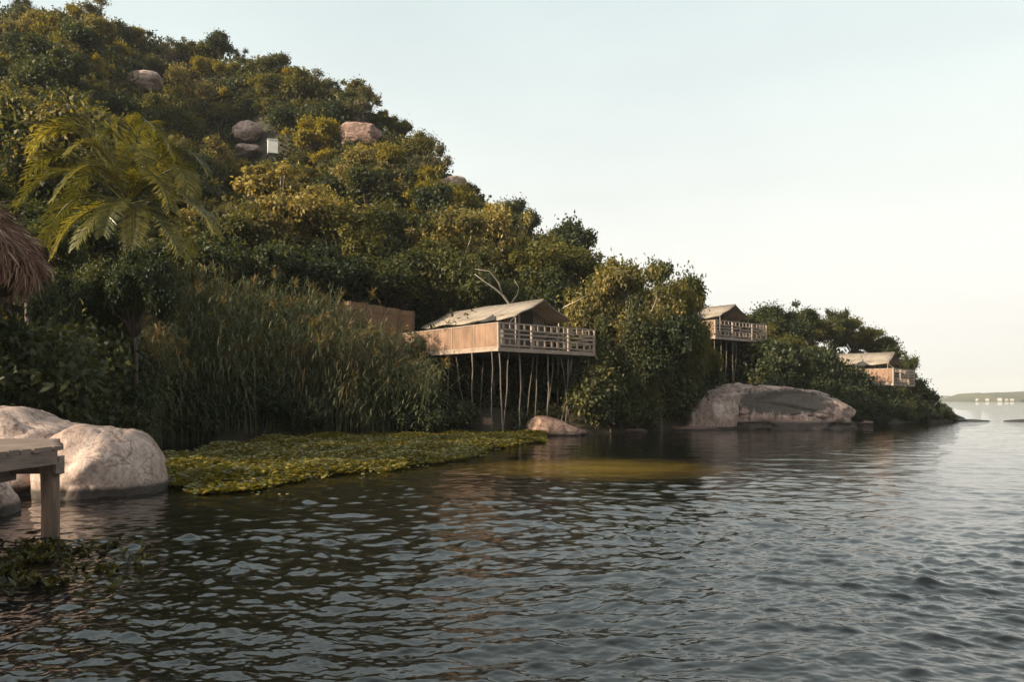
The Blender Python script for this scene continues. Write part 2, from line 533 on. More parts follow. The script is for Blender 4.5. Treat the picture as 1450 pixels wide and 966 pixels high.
# prototypes: each is (trunk mesh, crown mesh, height, half width)
PROTO = {}
def proto_tree(key, variants, leaf, bark, k, rx, rz, cz, br, nleaf, L, W, droop=.2, base_r=.14, fork=1.6, flat=0, limbs=9, shell=.55):
    PROTO[key] = []
    for i in range(variants):
        rs = np.random.RandomState(abs(hash_str(key)) % 9999 + i * 17)
        b = make_blobs(rs, k, rx, rx * rs.uniform(.85, 1.1), rz, cz, br, flat)
        PROTO[key].append((trunk_mesh('trunk', rs, M[bark], b, base_r, fork, limbs=limbs),
                           crown_mesh('crown', rs, M[leaf], b, nleaf, L, W, droop, shell), cz + rz + br * .55, rx + br * .5))

def hash_str(s):
    h = 7
    for ch in s: h = (h * 31 + ord(ch)) % 1000003
    return h

proto_tree('dark', 4, 'leaf_dark', 'bark', 26, 1.9, 1.5, 3.4, 1.0, 7500, .30, .17, fork=1.5)
proto_tree('olive', 4, 'leaf_olive', 'bark', 28, 2.0, 1.3, 3.0, .9, 7500, .27, .15, fork=1.3)
proto_tree('gold', 3, 'leaf_gold', 'bark', 26, 2.2, .95, 2.4, .8, 7000, .24, .13, fork=1.0)
proto_tree('pale', 3, 'leaf_pale', 'bark_pale', 34, 2.3, 1.6, 3.5, .85, 11000, .24, .14, droop=.45, fork=1.6)
proto_tree('sparse', 3, 'leaf_grey', 'bark', 24, 1.8, 1.4, 3.1, .6, 2000, .22, .12, fork=1.2, limbs=24, base_r=.09, shell=.2)
proto_tree('large', 3, 'leaf_olive', 'bark', 60, 2.9, 2.2, 4.8, .95, 26000, .23, .13, droop=.4, fork=2.2, base_r=.2, limbs=14)
proto_tree('largedark', 3, 'leaf_dark', 'bark', 56, 2.9, 2.3, 4.7, 1.0, 24000, .24, .14, droop=.35, fork=2.2, base_r=.2, limbs=14)
proto_tree('largepale', 2, 'leaf_pale', 'bark_pale', 64, 3.0, 2.1, 4.8, .85, 27000, .22, .13, droop=.6, fork=2.2, base_r=.18, limbs=16)
proto_tree('shrub', 4, 'leaf_shore', 'bark', 22, 1.0, .62, .9, .5, 5200, .16, .09, droop=.2, fork=.3, base_r=.05, limbs=8)

proto_tree('bush', 4, 'leaf_olive', 'bark', 40, 2.1, .8, .75, .75, 8000, .22, .12, fork=.4, base_r=.07, limbs=10)
proto_tree('bushdark', 4, 'leaf_dark', 'bark', 40, 2.0, .9, .8, .8, 8000, .24, .13, fork=.4, base_r=.07, limbs=10)
proto_tree('bushgold', 3, 'leaf_gold', 'bark', 36, 2.1, .7, .7, .7, 7500, .20, .11, fork=.4, base_r=.06, limbs=10)

# spiky rosette trees (dragon tree / aloe habit)
PROTO['spiky'] = []
for i in range(3):
    rs = np.random.RandomState(500 + i)
    mb = MB(); V = []; Fc = []; off = 0
    nb = 5 + i
    top = Vector((0, 0, 1.2))
    mb.tube([(0, 0, -.5), (0, 0, .3), top], [.14, .12, .1], 6)
    for k in range(nb):
        a = 2 * math.pi * k / nb + rs.rand()
        e = Vector((math.cos(a) * rs.uniform(.4, 1.1), math.sin(a) * rs.uniform(.4, 1.1), rs.uniform(2.0, 3.3)))
        mb.tube([top, top.lerp(e, .5) + Vector((0, 0, -.1)), e], [.08, .06, .05], 5)
        n = 90
        d = rand_dirs(rs, n); d[:, 2] = np.abs(d[:, 2]) * 1.0 - .15
        d = norm(d)
        P = np.tile(np.array(e), (n, 1))
        Nn = np.tile([0, 0, 1.], (n, 1)) + rs.normal(size=(n, 3)) * .2
        v, f = leaf_quads(P, d, norm(Nn), rs.uniform(.5, .85, n), .07, .1)
        V.append(v); Fc.append(f + off); off += len(v)
    PROTO['spiky'].append((mb.mesh('trunk', M['bark'], True), np_mesh('crown', np.vstack(V), np.vstack(Fc), M['leaf_spiky']), 3.7, 1.5))

def plant(key, x, y, s=1.0, sz=None, name='tree', z=None, label=None, cat='tree', group=None, var=None, parts=('trunk', 'crown')):
    v = PROTO[key]
    t, c, h, w = v[rnd.randrange(len(v)) if var is None else var % len(v)]
    zz = ground_z(x, y) if z is None else z
    o = empty(name, (x, y, zz), rnd.uniform(0, 6.283))
    o.scale = (s, s, s if sz is None else sz)
    if t: link_mesh(parts[0], t, o)
    link_mesh(parts[1], c, o)
    tag(o, label, cat, group)
    return o

# ------------------------------------------------------------------ labels that single plants out
KIND = {'dark': 'dark round tree', 'olive': 'olive bushy tree', 'gold': 'golden leafy tree', 'pale': 'pale leafy tree',
        'sparse': 'thin grey tree', 'spiky': 'spiky rosette tree', 'large': 'tall olive tree', 'largedark': 'tall dark tree',
        'largepale': 'tall drooping tree', 'bush': 'low olive bush', 'bushdark': 'low dark bush', 'bushgold': 'low golden bush'}
CATNAME = {'dark': 'round_tree', 'olive': 'bushy_tree', 'gold': 'golden_tree', 'pale': 'pale_tree', 'sparse': 'sparse_tree',
           'spiky': 'rosette_tree', 'large': 'olive_tree', 'largedark': 'dark_tree', 'largepale': 'drooping_tree',
           'bush': 'hillside_bush', 'bushdark': 'hillside_bush', 'bushgold': 'hillside_bush'}
LAND = [(-50, 'above the thatched roof'), (110, 'straight above the palm'), (235, 'between palm and split boulder'),
        (330, 'above the split boulder'), (440, 'around the pink rock face'), (560, 'by the skyline rock'), (690, 'above the big tent roof'),
        (830, 'above the creeper hung tree'), (1000, 'behind the middle tent'), (1110, 'inland of the lichened boulder'), (1190, 'behind the last tent')]
ORD = ['', 'second ', 'third ', 'fourth ', 'fifth ', 'sixth ', 'seventh ', 'eighth ', 'ninth ', 'tenth ', 'eleventh ', 'twelfth ']
NUM = ['zero', 'one', 'two', 'three', 'four', 'five', 'six', 'seven', 'eight', 'nine', 'ten', 'eleven', 'twelve', 'thirteen', 'fourteen', 'fifteen', 'sixteen', 'seventeen', 'eighteen', 'nineteen', 'twenty'] + ['twenty ' + q for q in ('one', 'two', 'three', 'four', 'five', 'six', 'seven', 'eight', 'nine')]
ORDW = ['', 'first', 'second', 'third', 'fourth', 'fifth', 'sixth', 'seventh', 'eighth', 'ninth', 'tenth', 'eleventh', 'twelfth', 'thirteenth', 'fourteenth', 'fifteenth', 'sixteenth', 'seventeenth', 'eighteenth', 'nineteenth', 'twentieth', 'twenty first', 'twenty second', 'twenty third', 'twenty fourth', 'twenty fifth'] + ['twenty sixth', 'twenty seventh', 'twenty eighth', 'twenty ninth', 'thirtieth'] + ['far back'] * 40
LABELLED = []
def remember(o, key, px, py):
    LABELLED.append((o, key, px, py))

HIDDEN = {
    'hillside_bush.015', 'round_tree.013', 'hillside_bush.081', 'hillside_bush.082', 'hillside_bush.124', 'hillside_bush.125', 'hillside_bush.141', 'shrub.004',
    'shrub.021', 'shrub.090', 'shrub.091', 'shrub.092', 'shrub.093', 'shrub.099', 'shrub.100', 'shrub.101', 'shrub.102',
    'hillside_bush.069', 'hillside_bush.061',
    'golden_tree.010', 'hillside_bush.009', 'hillside_bush.016', 'hillside_bush.019', 'hillside_bush.020', 'round_tree.003', 'bushy_tree.008', 'hillside_bush.022',
    'hillside_bush.023', 'hillside_bush.025', 'hillside_bush.027', 'bushy_tree.010', 'round_tree.009', 'hillside_bush.030', 'pale_tree.003', 'hillside_bush.032',
    'hillside_bush.036', 'hillside_bush.037', 'golden_tree.014', 'round_tree.017', 'bushy_tree.019', 'hillside_bush.047', 'hillside_bush.053', 'round_tree.019',
    'pale_tree.006', 'bushy_tree.023', 'hillside_bush.054', 'round_tree.020', 'round_tree.021', 'hillside_bush.062', 'hillside_bush.063', 'hillside_bush.064',
    'hillside_bush.065', 'hillside_bush.066', 'hillside_bush.072', 'bushy_tree.025', 'bushy_tree.027', 'hillside_bush.073', 'hillside_bush.077',
    'hillside_bush.078', 'hillside_bush.079', 'hillside_bush.080', 'sparse_tree.009', 'hillside_bush.085', 'bushy_tree.029', 'hillside_bush.086',
    'hillside_bush.087', 'hillside_bush.088', 'hillside_bush.089', 'hillside_bush.091', 'hillside_bush.092', 'bushy_tree.032', 'hillside_bush.094',
    'hillside_bush.095', 'hillside_bush.097', 'hillside_bush.098', 'hillside_bush.099', 'hillside_bush.101', 'hillside_bush.102', 'hillside_bush.103',
    'bushy_tree.036', 'hillside_bush.105', 'golden_tree.018', 'hillside_bush.107', 'hillside_bush.109', 'hillside_bush.110', 'bushy_tree.037', 'hillside_bush.111',
    'hillside_bush.112', 'hillside_bush.113', 'hillside_bush.114', 'hillside_bush.116', 'hillside_bush.117', 'hillside_bush.119', 'hillside_bush.120',
    'hillside_bush.121', 'golden_tree.019', 'hillside_bush.122', 'bushy_tree.041', 'bushy_tree.042', 'bushy_tree.043', 'hillside_bush.126', 'round_tree.036',
    'pale_tree.017', 'pale_tree.018', 'hillside_bush.127', 'hillside_bush.128', 'round_tree.038', 'sparse_tree.015', 'round_tree.039', 'hillside_bush.129',
    'hillside_bush.130', 'hillside_bush.131', 'hillside_bush.132', 'hillside_bush.133', 'hillside_bush.134', 'hillside_bush.135', 'hillside_bush.136',
    'hillside_bush.137', 'hillside_bush.139', 'hillside_bush.140', 'hillside_bush.142', 'hillside_bush.143', 'bushy_tree.044', 'olive_tree.014',

}
# plants the photograph shows nothing of (wholly behind others) are left out
def prune():
    global LABELLED, SHR
    LABELLED = [q for q in LABELLED if q[0].name not in HIDDEN]
    SHR = [q for q in SHR if q.name not in HIDDEN]
    for nm_ in HIDDEN:
        ob = bpy.data.objects.get(nm_)
        if ob:
            for ch in list(ob.children): bpy.data.objects.remove(ch)
            bpy.data.objects.remove(ob)

SHR = []
def finish_labels():
    cells = {}
    for o, key, px, py in LABELLED:
        land = [l for x, l in LAND if px >= x] or [LAND[0][1]]
        top = np.interp(px, RX, RY); bot = HZ + CH * F / float(shore(px))
        t = (bot - py) / (bot - top)
        band = 'on the skyline' if t > .97 else 'high on the slope' if t > .72 else 'halfway up the slope' if t > .45 else 'low on the slope'
        cells.setdefault((key, band, land[-1]), []).append((py, o))
    for (key, band, land), lst in cells.items():
        lst.sort(key=lambda q: q[0], reverse=True)
        n = len(lst)
        for i, (_, o) in enumerate(lst):
            if n == 1: suf = ''
            elif i == 0: suf = f', lowest of {NUM[n]}'
            elif i == n - 1: suf = f', highest of {NUM[n]}'
            elif i < n / 2: suf = f', {ORD[i]}lowest of {NUM[n]}'
            else: suf = f', {ORD[n - 1 - i]}highest of {NUM[n]}'
            o['label'] = f'{KIND[key]} {band} {land}{suf}'
            o['group'] = 'bushes covering the steep hillside' if 'bush' in key and key[:4] == 'bush' else 'trees covering the steep hillside'
            o['category'] = 'bush' if key[:4] == 'bush' else 'tree'

# ------------------------------------------------------------------ the setting: hill, water
def fan_grid(us, Ys):
    U, YY = np.meshgrid(us, Ys)
    return U * YY, YY

def grid_faces(r, c):
    a = (np.arange(r - 1)[:, None] * c + np.arange(c - 1)[None, :]).ravel()
    return np.stack([a, a + 1, a + c + 1, a + c], 1)

us = np.concatenate([np.linspace(-9, -2, 60)[:-1], np.linspace(-2, .72, 300)])
Ys = np.concatenate([np.linspace(5, 40, 130), np.linspace(40.4, 150, 150), np.linspace(152, 230, 20)])
X, Y = fan_grid(us, Ys)
Z = terrain_np(X, Y)
me = np_mesh('hill', np.stack([X, Y, Z], 2).reshape(-1, 3), grid_faces(*X.shape), M['soil'], True)
tag(link_mesh('hill', me), kind='structure')

# lake: real waves, finer near the viewer's shore, calm sheet to the horizon
def wave_height(X, Y, dY):
    rs = np.random.RandomState(5)
    h = np.zeros_like(X); mid = np.zeros_like(X); lo = np.zeros_like(X)
    wx = .5 * np.sin(X * .7 + Y * .43) + .4 * np.sin(Y * .9 - X * .31 + 2)
    wy = .4 * np.sin(X * .53 - Y * .77 + 1) + .35 * np.sin(Y * .33 + X * 1.1)
    Xw = X + wx * .5; Yw = Y + wy * .5
    gust = .84 + .34 * np.sin(X * .17 + 1.3 * np.sin(Y * .09)) * np.sin(Y * .21 + .9 * np.sin(X * .13)) + .2 * np.sin(X * .61 + 1.7 * np.sin(Y * .33)) * np.sin(Y * .52 + 1.1 * np.sin(X * .4 + 1))
    for i in range(260):
        lam = 0.05 * (1.9 / .05) ** (rs.rand() ** 1.15)
        th = R(-90 - 12) + rs.normal() * R(32 if lam > .4 else 52)
        k = 2 * math.pi / lam
        slope = .0140 * (1.15 if .12 < lam < .5 else .5 if lam > .8 else .9)
        A = slope / k
        ph = (Xw * math.cos(th) + Yw * math.sin(th)) * k + rs.rand() * 6.283
        fade = np.clip(lam / (dY * 2.6) - .6, 0, 1)
        s = np.sin(ph)
        t = A * fade * s * (gust if lam < 1.5 else 1)
        if lam < .16: lo += t
        elif lam < .75: mid += t
        else: h += t
    # wind chop: flat troughs, pinched crests
    g = mid / .0125
    mid = .0125 * (np.exp(.42 * np.clip(g, -4, 3.0)) - 1.09) / .42
    g = h / .022
    h = .022 * (np.exp(.22 * np.clip(g, -4, 3.0)) - 1.02) / .22
    return h + mid + lo

iy = np.linspace(1 / 3.2, 1 / 110, 820)
Ys = 1 / iy
Ys = np.concatenate([Ys, np.geomspace(113, 4000, 60)])
us = np.concatenate([np.linspace(-1.7, -.74, 110)[:-1], np.linspace(-.74, .74, 1150), np.linspace(.74, 1.7, 110)[1:]])
X, Y = fan_grid(us, Ys)
dY = np.gradient(Ys)[:, None] * np.ones_like(X)
Z = wave_height(X, Y, np.maximum(dY, Y * .0013))
Z *= np.clip((3900 - Y) / 200, 0, 1)
Zf = Z.reshape(-1)
me = np_mesh('water', np.stack([X, Y, Z], 2).reshape(-1, 3), grid_faces(*X.shape), None, True)
mw, nt, b = new_mat('lake water')
tc = N(nt, 'ShaderNodeTexCoord')
# yellow brown patch with broken edges, mixed into the water's base colour
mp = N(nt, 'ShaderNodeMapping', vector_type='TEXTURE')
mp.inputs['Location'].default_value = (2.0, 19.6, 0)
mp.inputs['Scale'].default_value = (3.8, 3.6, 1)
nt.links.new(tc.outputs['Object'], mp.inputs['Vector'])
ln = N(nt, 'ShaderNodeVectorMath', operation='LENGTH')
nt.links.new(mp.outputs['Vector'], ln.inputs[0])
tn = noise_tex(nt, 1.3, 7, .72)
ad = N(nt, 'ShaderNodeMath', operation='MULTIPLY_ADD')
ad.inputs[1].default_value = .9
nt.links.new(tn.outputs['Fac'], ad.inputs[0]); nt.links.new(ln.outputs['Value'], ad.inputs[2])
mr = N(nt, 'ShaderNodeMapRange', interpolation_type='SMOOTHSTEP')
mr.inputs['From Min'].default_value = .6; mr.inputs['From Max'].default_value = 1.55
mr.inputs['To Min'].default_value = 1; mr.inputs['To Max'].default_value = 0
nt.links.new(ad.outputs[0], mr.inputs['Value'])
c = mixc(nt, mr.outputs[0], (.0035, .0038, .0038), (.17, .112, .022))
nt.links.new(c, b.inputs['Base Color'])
b.inputs['Roughness'].default_value = .012
b.inputs['IOR'].default_value = 1.52
tb = noise_tex(nt, 9, 4, .6, stretch=(1, 1.7, 1))
tb2 = noise_tex(nt, 1.5, 3, .55, stretch=(1, 1.9, 1))
hm = N(nt, 'ShaderNodeMath', operation='MULTIPLY_ADD')
hm.inputs[1].default_value = 5.5
nt.links.new(tb2.outputs['Fac'], hm.inputs[0]); nt.links.new(tb.outputs['Fac'], hm.inputs[2])
bump(nt, b, hm.outputs[0], .12, .03)
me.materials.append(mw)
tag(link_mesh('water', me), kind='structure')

# ------------------------------------------------------------------ boulders
def boulder(name, c, s, mat, seed, label, sub=5, rough=.16, squash=2.6, cracks=.05, rz=0, cat='boulder', group=None, shape=None, freq=1.0, cuts=7):
    """Weathered block: rounded box form with broad hollows, fine grain and a few splits. c is the centre on the ground, s half sizes."""
    import bmesh
    bm = bmesh.new()
    bmesh.ops.create_icosphere(bm, subdivisions=sub, radius=1)
    so = Vector((seed * 3.1, seed * 1.7, seed * .9))
    cr_ = random.Random(seed)
    planes = []
    for _ in range(cuts):
        nv = Vector((cr_.gauss(0, 1), cr_.gauss(0, 1), cr_.gauss(0, .8) + .25)).normalized()
        planes.append((nv, cr_.uniform(.80, 1.02)))
    for v in bm.verts:
        p = v.co.copy()
        q = (abs(p.x) ** squash + abs(p.y) ** squash + abs(p.z) ** squash) ** (1 / squash)
        p = p / q
        if shape: p = shape(p)
        n = noise.noise(p * 1.1 * freq + so) * rough * 1.5 + noise.noise(p * 2.6 * freq + so) * rough * .6 + noise.noise(p * 6 * freq + so) * rough * .22 \
            + noise.noise(p * 14 * freq + so) * rough * .08
        w = noise.noise(p * 1.3 + so * 2)
        cr = abs(noise.noise(Vector((p.x * .8, p.y * .8, p.z * 2.3)) + so * 3 + Vector((w, w, w)) * .5))
        n -= cracks * max(0, 1 - cr / .045)
        for nv, dd in planes:
            ov = p.dot(nv) - dd
            if ov > 0: p = p - nv * ov * .85
        p = p * (1 + n)
        v.co = Vector((p.x * s[0], p.y * s[1], p.z * s[2]))
    me = bpy.data.meshes.new(name)
    bm.to_mesh(me); bm.free()
    me.polygons.foreach_set('use_smooth', [True] * len(me.polygons))
    me.materials.append(mat)
    o = link_mesh(name, me)
    o.location = c; o.rotation_euler = (0, 0, rz)
    tag(o, label, cat, group)
    return o

# the two pale boulders by the jetty
boulder('boulder', (-7.38, 14.5, .26), (.96, 1.25, .97), M['granite'], 3, 'rounded pale pink boulder beside the floating leaves',
        rough=.10, squash=2.3, cracks=.05, cuts=3, shape=lambda p: Vector((p.x, p.y, p.z - .28 * max(0, p.x) ** 2)))
boulder('boulder', (-9.35, 15.0, .35), (1.5, 1.4, 1.22), M['granite'], 8, 'flat topped pale boulder behind the wooden jetty deck',
        rough=.09, squash=2.8, cracks=.09, cuts=2)
boulder('boulder', (-7.75, 11.5, .1), (.52, .5, .42), M['granite'], 12, 'small pale pink boulder in the water under the jetty', sub=4, rough=.14)
# big lichened rock
boulder('boulder', (14.9, 48.5, .55), (5.05, 3.2, 2.25), M['granite_lichen'], 21, 'huge pink boulder with black lichen rising from the lake below the middle tent',
        sub=6, rough=.13, squash=4.2, cracks=.12, freq=1.45,
        shape=lambda p: Vector((p.x, p.y + .18 * p.z, p.z * float(np.interp(p.x, [-1, -.7, -.35, 0, .3, .6, .85, 1], [.80, .97, 1.06, .93, .84, .74, .62, .5])) if p.z > 0 else p.z)))
boulder('boulder', (11.4, 46.2, .25), (2.0, 1.6, 1.75), M['granite'], 33, 'blunt pale rock block against the huge lichened boulder', sub=5, rough=.12, squash=4.5, cracks=.1, freq=1.3)
boulder('rock_ledge', (9.8, 44.2, 0), (1.8, .7, .2), M['granite_red'], 35, 'low flat rock ledge at the water under the creepers', sub=4, cat='rock', rough=.14)
boulder('rock_ledge', (6.3, 41.2, 0), (.7, .5, .18), M['granite_red'], 36, 'small flat ledge between the sloping boulder and the creepers', sub=4, cat='rock', rough=.14)
# rocks under the first tent
boulder('boulder', (2.0, 37.4, .15), (1.45, .9, .85), M['granite_red'], 41, 'sloping pink boulder at the waterline under the big tent deck', sub=5, rough=.10, squash=2.4,
        shape=lambda p: Vector((p.x, p.y, p.z * (.72 - .5 * p.x))))
boulder('boulder', (-1.15, 37.2, .35), (.32, .35, .5), M['granite_red'], 44, 'small upright reddish boulder among the deck stilts', sub=4, rough=.14)
boulder('rock_ledge', (24.0, 56.0, 0), (1.5, .8, .28), M['granite_red'], 47, 'flat pink ledge between the huge boulder and the last tent point', sub=4, cat='rock', rough=.14)
boulder('rock_ledge', (36.0, 62.6, -.02), (1.6, .5, .17), M['granite_dark'], 49, 'low black rock at the tip of the wooded point', sub=4, cat='rock', rough=.2)
boulder('rock_ledge', (40.4, 62.3, -.02), (1.7, .5, .17), M['granite_dark'], 51, 'low black rock standing alone in open water off the point', sub=4, cat='rock', rough=.2)
# outcrops up the hill
def hill_rock(px, py, off, s, mat, seed, label, **kw):
    kw.setdefault('cuts', 11)
    x, y = hill_hit(px, py, off)
    p = pt(px, py, y)
    return boulder('boulder', (x, y, p.z - .15), s, mat, seed, label, **kw)
hill_rock(205, 113, 1.6, (1.9, 1.3, 1.15), M['granite_hill'], 61, 'rounded grey boulder high in the trees above the palm', rough=.12)
hill_rock(350, 185, 1.6, (1.5, 1.2, 1.15), M['granite_hill'], 66, 'tall pinkish boulder split across, beside the white block', squash=3, cracks=.12)
hill_rock(352, 211, 1.4, (1.25, 1.0, .6), M['granite_hill'], 67, 'lower slab under the split pinkish boulder', squash=3.2)
hill_rock(512, 190, 2.0, (2.1, 1.3, 1.2), M['granite_red'], 71, 'broad pink rock face showing between shrubs below the skyline', squash=3.4, rough=.17, cracks=.16)
hill_rock(642, 259, 2.0, (1.3, 1.1, .85), M['granite_hill'], 75, 'smooth rock knob on the skyline beside an open bush', squash=3)
x, y = hill_hit(386, 208, 2.0); p = pt(386, 208, y - 1.5)
mb = MB(); mb.box((0, 0, -.1), (.98, .9, 1.35)); mb.box((0, 0, .60), (1.08, 1.0, .08))
o = mb.build('water_tank', M['white_block']); o.location = p + Vector((0, 0, .05)); o.rotation_euler = (0, 0, .35)
tag(o, 'small white block standing beside the split boulder on the hill', 'tank')

# ------------------------------------------------------------------ hillside trees
EXTRA = [  # hand placed: picture x, picture y of the crown, kind, size
    (28, 8, 'spiky', 1.3), (110, 25, 'gold', 1.1), (143, 20, 'sparse', 1.5), (75, 50, 'gold', 1.1), (185, 55, 'gold', 1.0), (205, 50, 'spiky', .9),
    (240, 68, 'sparse', 1.1), (270, 72, 'olive', .9), (292, 98, 'gold', .9), (325, 102, 'gold', .8), (338, 82, 'spiky', .9), (362, 90, 'olive', .6),
    (388, 97, 'dark', .8), (410, 105, 'gold', .8), (448, 118, 'sparse', 1.0), (472, 132, 'spiky', 1.0), (515, 157, 'sparse', 1.1), (535, 170, 'olive', .8),
    (560, 188, 'olive', .8), (445, 198, 'gold', 1.15), (545, 222, 'gold', .95), (590, 215, 'olive', .8), (622, 232, 'sparse', 1.25), (600, 268, 'gold', 1.1),
    (655, 282, 'gold', .9), (35, 240, 'gold', .9), (130, 100, 'gold', .9), (345, 240, 'bushgold', .8), (725, 303, 'dark', .8), (748, 318, 'dark', .7),
    (700, 320, 'olive', .9), (780, 345, 'olive', .9), (845, 357, 'olive', .8), (880, 360, 'dark', .7), (470, 160, 'bushdark', 1.1), (492, 214, 'bushdark', .8), (540, 206, 'bush', .7), (476, 196, 'bushdark', .7), (180, 128, 'bush', .7), (228, 132, 'bushdark', .7), (385, 240, 'bushgold', .7), (660, 268, 'bush', .6), (620, 266, 'bushdark', .6), (670, 300, 'olive', .8),
]
placed = []
SINK = {'spiky': 1.1, 'sparse': .9, 'bush': .1, 'bushdark': .1, 'bushgold': .1}
def hill_tree(px, py, key, s):
    h = hill_hit(px, py, PROTO[key][0][2] * s * .62 - SINK.get(key, .95) * s)
    if h is None: return
    o = plant(key, h[0], h[1], s * rnd.uniform(.92, 1.08), s * rnd.uniform(.9, 1.15), CATNAME[key], z=ground_z(*h) - SINK.get(key, .95) * s)
    remember(o, key, px, py)
    placed.append((px, py))
for e in EXTRA:
    hill_tree(*e)
ROCKS_PX = [(205, 113, 24, 16), (352, 192, 26, 30), (386, 208, 14, 18), (512, 188, 34, 20), (642, 256, 20, 14)]
sx_ = -40
while sx_ < 960:      # the broken line of low bushes along the crest
    hill_tree(sx_, float(np.interp(sx_, RX, RY)) - rnd.uniform(8, 22), rnd.choice(['bush', 'bush', 'bushgold', 'bushdark', 'bushdark']), rnd.uniform(.5, .95) * (1.1 if sx_ < 500 else .8))
    sx_ += rnd.uniform(17, 30)
keys = ['dark'] * 6 + ['olive'] * 5 + ['gold'] * 2 + ['pale'] * 3 + ['sparse'] * 2 + ['bush'] * 7 + ['bushdark'] * 7 + ['bushgold'] * 4
py = 45
row = 0
while py < 430:
    step = (33 if py < 250 else 40)
    px = -60 + (row % 2) * step / 2
    while px < 1000:
        qx = px + rnd.uniform(-11, 11); qy = py + rnd.uniform(-9, 9)
        if qy > np.interp(qx, RX, RY) - 24 and not (qx > 560 and qy > 400):
            near_rock = any(abs(qx - a) < w and -h < qy - b < h + 18 for a, b, w, h in ROCKS_PX)
            if not near_rock and all((qx - a) ** 2 + (qy - b) ** 2 > 20 ** 2 for a, b in placed[:len(EXTRA)]):
                hill_tree(qx, qy, rnd.choice(keys), rnd.uniform(.6, 1.3))
        px += step
    py += step * .66
    row += 1

# leaf litter shrubs between the trees: nobody could count them
rs = np.random.RandomState(77)
n = 12500
Q = rs.rand(n, 2)
pxs = -260 + Q[:, 0] * 1640
yy = shore(pxs) + 1.5 + (np.interp(pxs, DX, DY) - shore(pxs) + 4) * Q[:, 1] ** .72
xx = (pxs - 725) / F * yy
zz = terrain_np(xx, yy)
k = 22
P = np.repeat(np.stack([xx, yy, zz], 1), k, 0)
tn_ = np.repeat(rs.rand(n), k)
d = rand_dirs(rs, n * k); d[:, 2] = np.abs(d[:, 2])
pq = 725 + P[:, 0] / P[:, 1] * F; pr_ = HZ - (P[:, 2] - CH) / P[:, 1] * F
keep = (P[:, 2] > .3) & (pq < 1283 + 60 * (P[:, 1] < 0))
for a_, b_, w_, h_ in ROCKS_PX:
    keep &= ~((np.abs(pq - a_) < w_ * .8) & (pr_ - b_ > -h_ - 10) & (pr_ - b_ < h_ + 12))
rad = np.repeat(.45 + .9 * rs.rand(n) ** 1.5, k)[:, None] * np.clip(P[:, 1:2] / 60, .45, 1.6)
P = (P + d * rad * rs.rand(n * k, 1) ** .4)[keep]
D = (d + rand_dirs(rs, n * k) * .8)[keep]
Nn = norm(d[keep] + rand_dirs(rs, len(P)) * .5 + [0, 0, .3])
ls_ = .34 * (.6 + .7 * rs.rand(len(P))) * np.clip(P[:, 1] / 60, .6, 1.35)
v, f = leaf_quads(P, D, Nn, ls_, ls_ * .58)
tag(link_mesh('undergrowth', np_mesh('undergrowth', v, f, M['leaf_under'], tone=tn_[keep])), 'low tangled undergrowth covering the ground between the hillside trees', 'undergrowth', kind='stuff')

# ------------------------------------------------------------------ nearer trees: picture x, top row, depth, width in pixels, kind
NEAR = [
    (395, 243, 50, 205, 'largepale'), (330, 300, 46, 150, 'large'), (480, 290, 49, 150, 'large'), (570, 285, 52, 170, 'large'),
    (640, 300, 53, 160, 'largepale'), (735, 335, 51, 160, 'large'), (545, 350, 47, 160, 'largedark'), (450, 345, 44, 160, 'largedark'),
    (655, 352, 47, 150, 'largedark'), (760, 385, 47, 140, 'largedark'), (810, 350, 54, 130, 'large'), (370, 340, 42, 150, 'largedark'),
    (885, 367, 43, 150, 'largepale'), (945, 372, 47, 110, 'largedark'), (845, 395, 44, 120, 'large'), (958, 405, 45, 90, 'large'),
    (985, 425, 62, 50, 'dark'), (1030, 490, 66, 80, 'largedark'), (1075, 480, 67, 70, 'largedark'), (988, 413, 72, 26, 'dark'), (935, 440, 42.5, 130, 'largedark'), (985, 462, 46, 70, 'large'),
    (1110, 428, 66, 95, 'largedark'), (1070, 446, 68, 60, 'dark'), (1145, 440, 73, 85, 'large'), (1180, 438, 76, 60, 'largedark'), (1205, 452, 78, 80, 'large'), (1235, 470, 80, 60, 'largedark'),
    (1255, 482, 78, 60, 'dark'), (1288, 505, 70, 30, 'dark'), (1268, 496, 78, 50, 'olive'), (1120, 480, 62, 90, 'large'), (1128, 492, 60, 70, 'largedark'), (1085, 490, 64, 70, 'large'), (150, 372, 25.6, 105, 'largedark'), (92, 385, 24.6, 100, 'largedark'), (192, 352, 25.2, 100, 'largedark'), 
    (1132, 518, 57, 55, 'largedark'),
    (20, 300, 34, 170, 'largedark'), (100, 330, 33, 170, 'largedark'), (200, 345, 38, 160, 'largedark'), (280, 330, 40, 160, 'largedark'), (40, 395, 30, 150, 'largedark'),
    (260, 385, 36, 140, 'large'), (130, 420, 31, 120, 'largedark'), (-70, 330, 38, 170, 'large'), (-130, 200, 60, 150, 'large'),
]
for px, top, Yd, wpx, key in NEAR:
    _, _, h, w = PROTO[key][0]
    x = (px - 725) / F * Yd
    zb = ground_z(x, Yd)
    ztop = CH + (HZ - top) / F * Yd
    s = wpx / F * Yd / (2 * w)
    sz = max(.5, (ztop - zb) / h)
    big = min(max(sz, s * .55), s * 1.6)
    o = plant(key, x, Yd, s, big, CATNAME[key], z=zb if sz < s * 1.6 else ztop - h * big)
    remember(o, key, px, top + 60)

